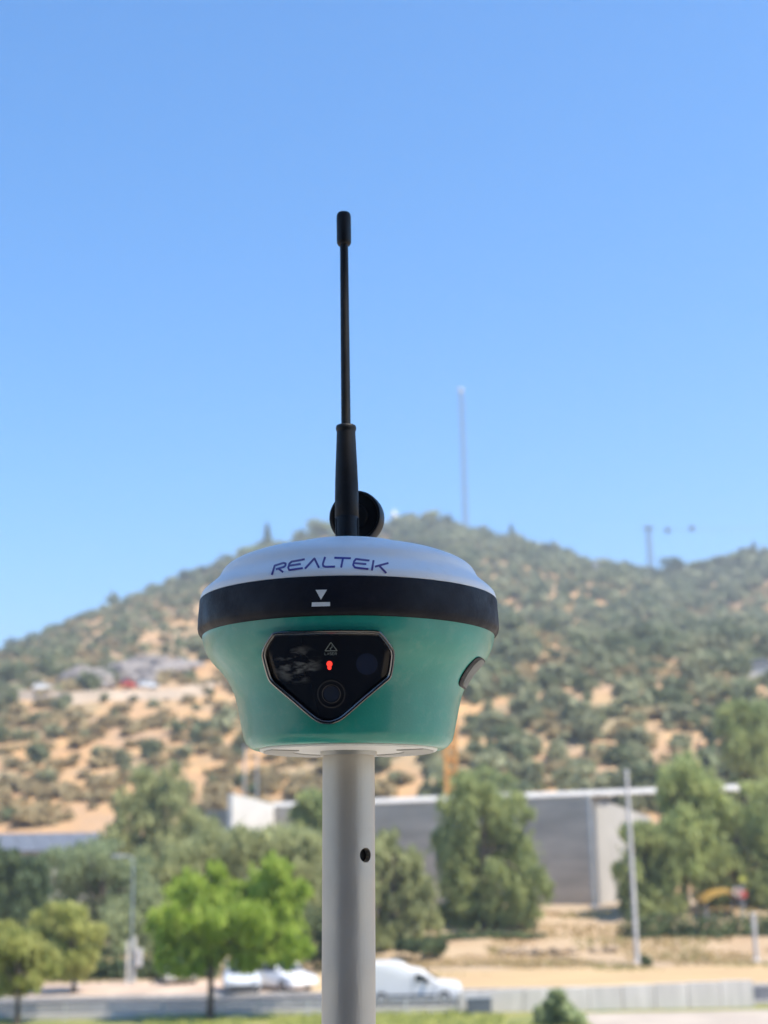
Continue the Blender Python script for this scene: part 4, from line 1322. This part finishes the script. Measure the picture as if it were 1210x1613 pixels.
# base plate with two darker inlays
zb_ = body_prof[0][1]
rb = 140 * mpp(1178)
mb = MB(); mb.lathe([(0.012, zb_ - 0.0012), (rb * 0.985, zb_ - 0.0012), (rb, zb_ - 0.0004), (rb, zb_ + 0.0016), (0.012, zb_ + 0.0016)], 128)
bp = mb.build('base_plate', mbase, rec, smooth=30)
for s in (-1, 1):
    mb = MB()
    n = 24
    vs = []
    for lay in (0, 1):
        z = zb_ - 0.0012 - 0.0005 * (1 - lay)
        for k in range(n + 1):
            a = R(96 + s * 0) + R(70) * k / n if False else R(60 + 95 * k / n)
            vs.append((s * rb * 0.955 * math.sin(a), -rb * 0.955 * math.cos(a), z))
        for k in range(n, -1, -1):
            a = R(60 + 95 * k / n)
            vs.append((s * rb * 0.62 * math.sin(a), -rb * 0.62 * math.cos(a), z))
    m_ = 2 * (n + 1)
    fs = []
    for k in range(n):
        a0, a1, b0_, b1_ = k, k + 1, m_ - 1 - k, m_ - 2 - k
        fs += [(a0, a1, b1_, b0_), (a0 + m_, b0_ + m_, b1_ + m_, a1 + m_)]
    for k in range(m_):
        fs.append((k, (k + 1) % m_, (k + 1) % m_ + m_, k + m_))
    mb.add(vs, fs)
    mb.build('inlay', mbase2, bp, smooth=20)

def ribbon(strokes, width, to_px_, rf, off, thick, name, mat, parent, step=0.8):
    """strokes: polylines in crop coordinates; flat raised ribbons laid on the surface"""
    mb = MB()
    for st in strokes:
        pts = [Vector(to_px_(*q)) for q in st]
        dense = []
        for a, b_ in zip(pts[:-1], pts[1:]):
            n = max(1, int((b_ - a).length / step))
            for k in range(n): dense.append(a.lerp(b_, k / n))
        dense.append(pts[-1])
        L_, R_ = [], []
        for i, p in enumerate(dense):
            t = (dense[min(i + 1, len(dense) - 1)] - dense[max(i - 1, 0)])
            t.normalize()
            nrm = Vector((-t.y, t.x)) * width / 2
            L_.append(p + nrm); R_.append(p - nrm)
        vs, fs = [], []
        for l, r_ in zip(L_, R_):
            for q, o_ in ((l, off), (r_, off), (l, off - thick), (r_, off - thick)):
                vs.append(proj(q.x, q.y, rf, o_))
        for i in range(len(dense) - 1):
            a, b_ = 4 * i, 4 * (i + 1)
            fs += [(a, b_, b_ + 1, a + 1), (a, a + 2, b_ + 2, b_), (a + 1, b_ + 1, b_ + 3, a + 3)]
        fs += [(0, 1, 3, 2), (4 * len(dense) - 4, 4 * len(dense) - 2, 4 * len(dense) - 1, 4 * len(dense) - 3)]
        mb.add(vs, fs)
    return mb.build(name, mat, parent, smooth=30)
def patch(poly_px, rf, off, thick, name, mat, parent, rings=6, smooth=30):
    """filled outline laid on the surface, with real edges"""
    n = len(poly_px)
    cx = sum(p[0] for p in poly_px) / n
    cy = sum(p[1] for p in poly_px) / n
    vs, fs = [], []
    for k in range(rings + 1):
        s = 1 - k / rings * 0.98
        for x, y in poly_px:
            vs.append(proj(cx + (x - cx) * s, cy + (y - cy) * s, rf, off))
    for k in range(rings):
        for i in range(n):
            j = (i + 1) % n
            fs.append((k * n + i, k * n + j, (k + 1) * n + j, (k + 1) * n + i))
    fs.append(tuple(rings * n + i for i in range(n)))
    b0 = len(vs)
    for x, y in poly_px:
        vs.append(proj(x, y, rf, off - thick))
    for i in range(n):
        j = (i + 1) % n
        fs.append((j, i, b0 + i, b0 + j))
    mb = MB(); mb.add(vs, fs)
    return mb.build(name, mat, parent, smooth=smooth)
def dens_poly(pts, n):
    out = []
    for a, b_ in zip(pts, pts[1:] + pts[:1]):
        for k in range(n): out.append((a[0] + (b_[0] - a[0]) * k / n, a[1] + (b_[1] - a[1]) * k / n))
    return out
fd_ = rfun(dome_prof_s)
cA = lambda x, y: (420 + x / 6.05, 860 + y / 6.05)
LET = [
    [[(50, 276), (78, 186), (160, 161), (182, 166), (180, 186), (165, 199), (88, 222)], [(112, 214), (158, 250)]],
    [[(364, 126), (240, 148), (218, 168), (206, 208), (216, 229), (346, 210)], [(214, 188), (326, 170)]],
    [[(366, 216), (456, 118), (500, 208)]],
    [[(558, 104), (536, 172), (541, 192), (562, 198), (653, 196)]],
    [[(646, 112), (804, 117)], [(728, 116), (710, 206)]],
    [[(981, 138), (852, 124), (833, 148), (826, 182), (842, 205), (971, 220)], [(838, 162), (950, 171)]],
    [[(1020, 134), (1004, 233)], [(1162, 162), (1032, 197)], [(1072, 186), (1142, 259)],],
]
for st in LET:
    ribbon(st, 19 / 6.05, cA, fd_, 0.00018, 0.0006, 'letter', mink, dome)
fb_ = rfun(band_prof)
patch(dens_poly([cA(467, 418), cA(577, 416), cA(518, 512)], 5), fb_, 0.0002, 0.0006, 'arrow_mark', mmark, band, 4)
patch(dens_poly([cA(432, 537), cA(605, 534), cA(605, 573), cA(429, 578)], 5), fb_, 0.0002, 0.0006, 'bar_mark', mmark, band, 4)

# camera window: bezel ring standing proud of the body, glass set back inside it
fbody = rfun(body_s)
zt_, zl_ = rz_of(1028) - ZB, rz_of(1157) - ZB
r_t, r_l = fbody(zt_) + 0.0013, fbody(zl_) + 0.0012
def fpan(z):
    t = (z - zl_) / (zt_ - zl_)
    t = max(-0.3, min(1.25, t))
    return r_l + (r_t - r_l) * t
W = [(434, 995), (470, 993.5), (515, 992.2), (560, 992), (594, 993), (604, 999), (617, 1016), (622, 1027), (622, 1040), (619, 1060), (615, 1070), (606, 1078), (575, 1104), (545, 1130),
     (532, 1138), (518, 1141.5), (503, 1139), (488, 1130), (460, 1106), (434, 1084), (424, 1074), (419, 1062), (413, 1040), (412, 1030), (415, 1018), (424, 1003)]
def closed_smooth(pts, n=4):
    out = []
    m_ = len(pts)
    for i in range(m_):
        p0, p1, p2, p3 = pts[i - 1], pts[i], pts[(i + 1) % m_], pts[(i + 2) % m_]
        for k in range(n):
            t = k / n
            f = lambda a, b, c, d: 0.5 * (2 * b + (c - a) * t + (2 * a - 5 * b + 4 * c - d) * t * t + (3 * b - a - 3 * c + d) * t ** 3)
            out.append((f(p0[0], p1[0], p2[0], p3[0]), f(p0[1], p1[1], p2[1], p3[1])))
    return out
Wd = closed_smooth(W, 4)
def inset(poly, d):
    out = []
    n = len(poly)
    for i in range(n):
        a, b_ = Vector(poly[i - 1]), Vector(poly[(i + 1) % n])
        t = (b_ - a).normalized()
        nr = Vector((-t.y, t.x))
        out.append((poly[i][0] + nr.x * d, poly[i][1] + nr.y * d))
    return out
loops = [(0.0, -0.006), (0.0, 0.0010), (0.7, 0.0017), (2.0, 0.0020), (3.4, 0.0018), (4.0, 0.0013), (6.2, 0.0005), (6.9, -0.0002), (8.5, -0.0009)]
vs, fs = [], []
nW = len(Wd)
for ins, off in loops:
    for x, y in inset(Wd, ins):
        vs.append(proj(x, y, fpan, off))
for k in range(len(loops) - 1):
    for i in range(nW):
        j = (i + 1) % nW
        fs.append((k * nW + i, k * nW + j, (k + 1) * nW + j, (k + 1) * nW + i))
mb = MB(); mb.add(vs, fs)
cw_ = mb.build('camera_window', mgloss, rec, smooth=25)

# thin bright chamfer trim inside the bezel
vs, fs = [], []
tl = [(4.0, 0.0010), (4.3, 0.0016), (6.1, 0.0009), (6.4, 0.0002)]
for ins, off in tl:
    for x, y in inset(Wd, ins):
        vs.append(proj(x, y, fpan, off))
for k in range(len(tl) - 1):
    for i in range(nW):
        j = (i + 1) % nW
        fs.append((k * nW + i, k * nW + j, (k + 1) * nW + j, (k + 1) * nW + i))
mb = MB(); mb.add(vs, fs)
mb.build('bezel_trim', new_mat('dark chrome trim', (0.34, 0.34, 0.34), 0.28, metallic=0.95), cw_, smooth=25)
# window glass with a pale streaky patch coloured into its left half
mgl = bpy.data.materials.new('streaked black glass')
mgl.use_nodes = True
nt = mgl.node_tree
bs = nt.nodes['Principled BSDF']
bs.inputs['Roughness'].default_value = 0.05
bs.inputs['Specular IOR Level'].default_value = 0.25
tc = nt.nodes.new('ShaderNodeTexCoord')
pale_c = proj(469, 1047, fpan, 0)
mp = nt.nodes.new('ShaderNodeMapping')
mp.inputs['Location'].default_value = (-pale_c.x, -pale_c.y, -pale_c.z)
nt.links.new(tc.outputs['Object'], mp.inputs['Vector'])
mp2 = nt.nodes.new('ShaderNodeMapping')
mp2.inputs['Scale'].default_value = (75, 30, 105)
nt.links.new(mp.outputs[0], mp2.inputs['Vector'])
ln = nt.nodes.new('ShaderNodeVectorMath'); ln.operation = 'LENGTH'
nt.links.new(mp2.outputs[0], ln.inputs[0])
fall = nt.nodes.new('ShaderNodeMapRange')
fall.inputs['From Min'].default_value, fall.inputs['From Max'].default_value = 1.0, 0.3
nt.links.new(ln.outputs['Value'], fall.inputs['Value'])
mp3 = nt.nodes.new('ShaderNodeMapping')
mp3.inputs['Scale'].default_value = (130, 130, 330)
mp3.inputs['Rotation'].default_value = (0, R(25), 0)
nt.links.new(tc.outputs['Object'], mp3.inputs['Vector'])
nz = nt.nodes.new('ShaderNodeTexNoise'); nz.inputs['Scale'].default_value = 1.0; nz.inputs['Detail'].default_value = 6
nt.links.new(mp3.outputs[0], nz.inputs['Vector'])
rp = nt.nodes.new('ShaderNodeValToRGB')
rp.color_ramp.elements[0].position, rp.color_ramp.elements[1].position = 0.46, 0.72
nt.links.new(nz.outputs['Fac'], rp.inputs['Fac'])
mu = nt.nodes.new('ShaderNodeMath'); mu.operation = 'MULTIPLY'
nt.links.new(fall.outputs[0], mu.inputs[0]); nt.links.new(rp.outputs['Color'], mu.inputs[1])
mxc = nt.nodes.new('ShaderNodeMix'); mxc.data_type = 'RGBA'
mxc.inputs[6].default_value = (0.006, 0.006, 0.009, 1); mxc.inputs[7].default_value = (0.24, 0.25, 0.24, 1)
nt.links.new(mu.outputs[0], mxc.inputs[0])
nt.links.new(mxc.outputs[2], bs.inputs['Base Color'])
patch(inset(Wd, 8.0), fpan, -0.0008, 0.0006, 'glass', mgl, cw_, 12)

def ring_px(cx, cy, r0, r1, n=40):
    return [(cx + r0 * math.cos(2 * math.pi * k / n), cy + r0 * math.sin(2 * math.pi * k / n)) for k in range(n)]
def annulus(cx, cy, r0, r1, off, name, mat, parent, n=48, ch=0.3):
    vs, fs = [], []
    prof = [(r0, off - 0.0006), (r0, off), (r0 + (r1 - r0) * .5, off + 0.0001), (r1, off), (r1, off - 0.0006)]
    for r_, o_ in prof:
        for k in range(n):
            a = 2 * math.pi * k / n
            vs.append(proj(cx + r_ * math.cos(a), cy + r_ * math.sin(a), fpan, o_))
    for q in range(len(prof) - 1):
        for k in range(n):
            j = (k + 1) % n
            fs.append((q * n + k, q * n + j, (q + 1) * n + j, (q + 1) * n + k))
    mb = MB(); mb.add(vs, fs)
    return mb.build(name, mat, parent, smooth=40)
mlens = new_mat('lens coating', (0.008, 0.007, 0.014), 0.06, coat=0.3, spec=0.6)
mring = new_mat('lens ring', (0.010, 0.010, 0.012), 0.3, spec=0.5)
annulus(522, 1093, 20, 22.5, -0.00055, 'lens_ring', mring, cw_)
annulus(522, 1093, 13.5, 15, -0.00060, 'lens_ring', mring, cw_)
patch(ring_px(522, 1093, 12.5, 0), fpan, -0.0006, 0.0004, 'lens', mlens, cw_, 5, 60)
patch(ring_px(578, 1046, 17, 0), fpan, -0.00068, 0.0003, 'sensor_eye', new_mat('dim sensor eye', (0.010, 0.012, 0.028), 0.1, spec=0.5), cw_, 5, 60)
# warning symbol and its word, thin dim print
cB = lambda x, y: (500 + x / 20.17, 1000 + y / 20.17)
mdim = new_mat('dim grey print', (0.13, 0.155, 0.15), 0.6, 300, 0.2)
ribbon([[(430, 240), (245, 508), (628, 505), (430, 240)]], 1.6, cB, fpan, -0.0006, 0.0003, 'warning_triangle', mdim, cw_)
ribbon([[(462, 335), (470, 392), (402, 440), (432, 480)]], 1.4, cB, fpan, -0.0006, 0.0003, 'warning_bolt', mdim, cw_)
LW = {'L': [[(0, 0), (0, 1), (1, 1)]], 'A': [[(0, 1), (.5, 0), (1, 1)], [(.2, .65), (.8, .65)]], 'S': [[(1, 0), (0, 0), (0, .5), (1, .5), (1, 1), (0, 1)]],
      'E': [[(1, 0), (0, 0), (0, 1), (1, 1)], [(0, .5), (.8, .5)]], 'R': [[(0, 1), (0, 0), (1, 0), (1, .5), (0, .5)], [(.5, .5), (1, 1)]]}
for i, ch in enumerate('LASER'):
    ribbon([[(235 + i * 80 + q[0] * 55, 566 + q[1] * 72) for q in st] for st in LW[ch]], 0.75, cB, fpan, -0.0006, 0.0003, 'warning_letter', mdim, cw_, 0.4)
# red status light, keyhole shaped
mled = bpy.data.materials.new('red status light')
mled.use_nodes = True
nb_ = mled.node_tree.nodes['Principled BSDF']
nb_.inputs['Base Color'].default_value = (0.5, 0.01, 0.01, 1)
nb_.inputs['Emission Color'].default_value = (1.0, 0.035, 0.02, 1)
nb_.inputs['Emission Strength'].default_value = 0.95
key = []
for k in range(25):
    a = R(125) + R(290) * k / 24
    key.append((519.1 + 4.5 * math.cos(a), 1045.8 + 4.6 * math.sin(a)))
for k in range(13):
    a = R(-20) + R(220) * k / 12
    key.append((519.1 + 3.0 * math.cos(a), 1052.0 + 3.1 * math.sin(a)))
patch(key, fpan, -0.0005, 0.0003, 'status_light', mled, cw_, 4, 60)

# port cover on the right flank: a rounded plate following the waist
def flank(a, z, off):
    r_ = fbody(z) + off
    return Vector((r_ * math.sin(a), -r_ * math.cos(a), z))
za, zb2 = rz_of(1089) - ZB, rz_of(1045) - ZB
a0, a1 = R(67), R(90)
out = []
for k in range(48):
    t = 2 * math.pi * k / 48
    e = 5.0
    cx_ = math.copysign(abs(math.cos(t)) ** (2 / e), math.cos(t)); cz_ = math.copysign(abs(math.sin(t)) ** (2 / e), math.sin(t))
    out.append((cx_, cz_))
def cover(scale, off, thick, name, mat, parent, ku=1.0, du=0.0):
    vs, fs = [], []
    n = len(out)
    rings = 5
    prof_ = [(scale, off - thick), (scale, off - 0.0002), (scale * .985, off)] + [(scale * .985 * (1 - k / rings * .97), off) for k in range(1, rings + 1)]
    for s, o_ in prof_:
        for u, v in out:
            z = (za + zb2) / 2 + v * s * (zb2 - za) / 2
            a = (a0 + a1) / 2 + (u * s * ku + du) * (a1 - a0) / 2 + (z - (za + zb2) / 2) * 3.0 * 0
            vs.append(flank(a, z, o_))
    for q in range(len(prof_) - 1):
        for k in range(n):
            j = (k + 1) % n
            fs.append((q * n + k, q * n + j, (q + 1) * n + j, (q + 1) * n + k))
    fs.append(tuple((len(prof_) - 1) * n + k for k in range(n)))
    mb = MB(); mb.add(vs, fs)
    return mb.build(name, mat, parent, smooth=40)
pcv = cover(1.0, 0.0007, 0.005, 'port_cover', mblack, rec)
cover(0.92, 0.0009, 0.001, 'cover_face', mgrey, pcv, 0.80, 0.16)

# antenna: sleeve > rod, tip
AX0, AX1 = 547.0, 541.5
def ap(px, py):
    return RECI @ at(px, py, D0)
def arow(py):
    t = (847 - py) / (847 - 335)
    return AX0 + (AX1 - AX0) * t
def achain(rows):
    c, r_ = [], []
    for rp_, py in rows:
        q = ap(arow(py), py); c.append(q); r_.append(rp_ * mpp(py))
    return c, r_
mb = MB(); c, r_ = achain([(18.5, 858), (18.5, 816), (18.2, 815.2), (18.9, 814.5), (18.8, 790), (18.3, 765), (17.2, 735), (15.8, 705), (14.8, 682), (14.9, 679), (15.9, 677.5), (16.2, 674), (15.4, 671.2), (13.5, 670.2)])
mb.tube(c, r_, 40); ant = mb.build('antenna', mrubber, rec, smooth=50)
mb = MB(); c, r_ = achain([(7.4, 675), (7.1, 560), (6.7, 450), (6.4, 380)])
mb.tube(c, r_, 28); mb.build('rod', mrubber, ant, smooth=50)
mb = MB(); c, r_ = achain([(6.0, 387), (9.5, 386), (11.2, 382.5), (11.4, 378), (11.4, 343), (10.8, 338.5), (9.2, 336), (5.5, 335)])
mb.tube(c, r_, 28); mb.build('tip', mrubber, ant, smooth=50)
mb = MB()
for s in (-1, 1):
    q0, q1 = ap(547.2 + s * 16.8, 856), ap(547.0 + s * 16.8, 818)
    mb.tube([q0 + Vector((0, -0.0024, 0)), q1 + Vector((0, -0.0024, 0))], 0.0006, 6)
mb.build('seam_rib', mrubber, ant, smooth=60)
# black round disc standing on the dome behind the antenna
dy_ = 0.020
dc = RECI @ at(561.5, 815.5, D0 + dy_)
sc_ = 42.5 * (at(561.5, 815.5, D0 + dy_) - EYE).dot(F) / FPX
mt = Matrix.Translation(dc) @ Matrix.Rotation(R(-14), 4, 'Z') @ Matrix.Rotation(R(90), 4, 'X')
mb = MB(); mb.lathe([(sc_ * .9, -0.006), (sc_ * .99, -0.005), (sc_, -0.003), (sc_, 0.002), (sc_ * .97, 0.0038), (sc_ * .90, 0.0042), (sc_ * .86, 0.0030), (sc_ * .5, 0.0030), (sc_ * .45, 0.0042), (sc_ * .2, 0.0042)], 64, mt)
disc = mb.build('round_disc', mdisc, rec, smooth=35)
q = dc + Vector((0, 0, -sc_ * 0.6))
mb = MB(); mb.box((q.x, q.y + 0.001, q.z - 0.006), (0.012, 0.006, 0.016)); mb.build('disc_foot', mdisc, disc, bevel=0.001)

# ------------------------------------------------------------------ pole
rp = 41.2 * mpp(1240)
zp_top = rz_of(1181) - ZB
zg = (TERR - base_pt.z) / math.cos(tilt)
pole = thing('survey_pole', REC @ Vector((0, 0, zg)), 'grey tubular survey pole with a dark hole carrying the teal receiver', 'pole', rot=(0, tilt, 0))
def to_pole(z): return z - zg
z_top = to_pole(zp_top)
mb = MB(); mb.lathe([(rp * .55, 0.09), (rp, 0.11), (rp, z_top - 0.0005), (rp * .6, z_top - 0.0005)], 96)
shaft = mb.build('shaft', mpole, pole, smooth=40)
# drilled snap hole
hp = None
d = RECI.to_3x3() @ ray(576.3, 1347)
tt = 0.5
while math.hypot((eyeL + d * tt).x, (eyeL + d * tt).y) > rp: tt += 0.0002
hp = eyeL + d * tt
hp_p = Vector((hp.x, hp.y, to_pole(hp.z)))
ha = math.atan2(hp.x, -hp.y)
cut = MB()
mt = Matrix.Translation(hp_p) @ Matrix.Rotation(ha, 4, 'Z') @ Matrix.Rotation(R(90), 4, 'X')
hr = 11.2 * mpp(1347)
cut.lathe([(hr, -0.012), (hr, 0.01)], 40, mt)
co = cut.build('hole_cutter', mdisc)
bm_ = shaft.modifiers.new('hole', 'BOOLEAN')
co.matrix_world = shaft.matrix_world
bm_.object = co; bm_.operation = 'DIFFERENCE'; bm_.solver = 'EXACT'
bpy.context.view_layer.update()
co.parent = pole
bpy.context.view_layer.update()
dg = bpy.context.evaluated_depsgraph_get()
me2 = bpy.data.meshes.new_from_object(shaft.evaluated_get(dg))
shaft.modifiers.clear()
shaft.data = me2
bpy.data.objects.remove(co)
mb = MB(); mb.lathe([(hr * .99, -0.0118), (hr * .99, -0.0040)], 32, mt); mb.build('snap_button', mdisc, pole, smooth=40)
# collar and neck
cr_ = 44.5 * mpp(1186)
mb = MB(); mb.lathe([(rp * .8, to_pole(rz_of(1190.5) - ZB)), (cr_ * .985, to_pole(rz_of(1190.5) - ZB)), (cr_, to_pole(rz_of(1189) - ZB)), (cr_, to_pole(rz_of(1181) - ZB)), (cr_ * .97, to_pole(rz_of(1180) - ZB)), (rp * .8, to_pole(rz_of(1180) - ZB))], 96)
mb.build('collar', mcollar, pole, smooth=35)
mb = MB(); mb.lathe([(rp * .86, to_pole(rz_of(1181) - ZB)), (rp * .86, to_pole(zb_ + 0.001))], 64); mb.build('neck', mblack, pole, smooth=35)
mb = MB(); mb.lathe([(0.001, 0.0), (0.006, 0.03), (rp * .9, 0.075), (rp * .9, 0.112)], 32); mb.build('point', mcollar, pole, smooth=35)

# ------------------------------------------------------------------ haze
mh = bpy.data.materials.new('haze air')
mh.use_nodes = True
nt = mh.node_tree
nt.nodes.clear()
ho = nt.nodes.new('ShaderNodeOutputMaterial')
pv = nt.nodes.new('ShaderNodeVolumePrincipled')
pv.inputs['Color'].default_value = (0.89, 0.94, 1.0, 1)
pv.inputs['Density'].default_value = 0.0006
pv.inputs['Anisotropy'].default_value = 0.3
nt.links.new(pv.outputs[0], ho.inputs['Volume'])
mb = MB()
mb.box((0, 600, 120), (3000, 2600, 260))
hz = mb.build('haze', mh)
hz['kind'] = 'stuff'
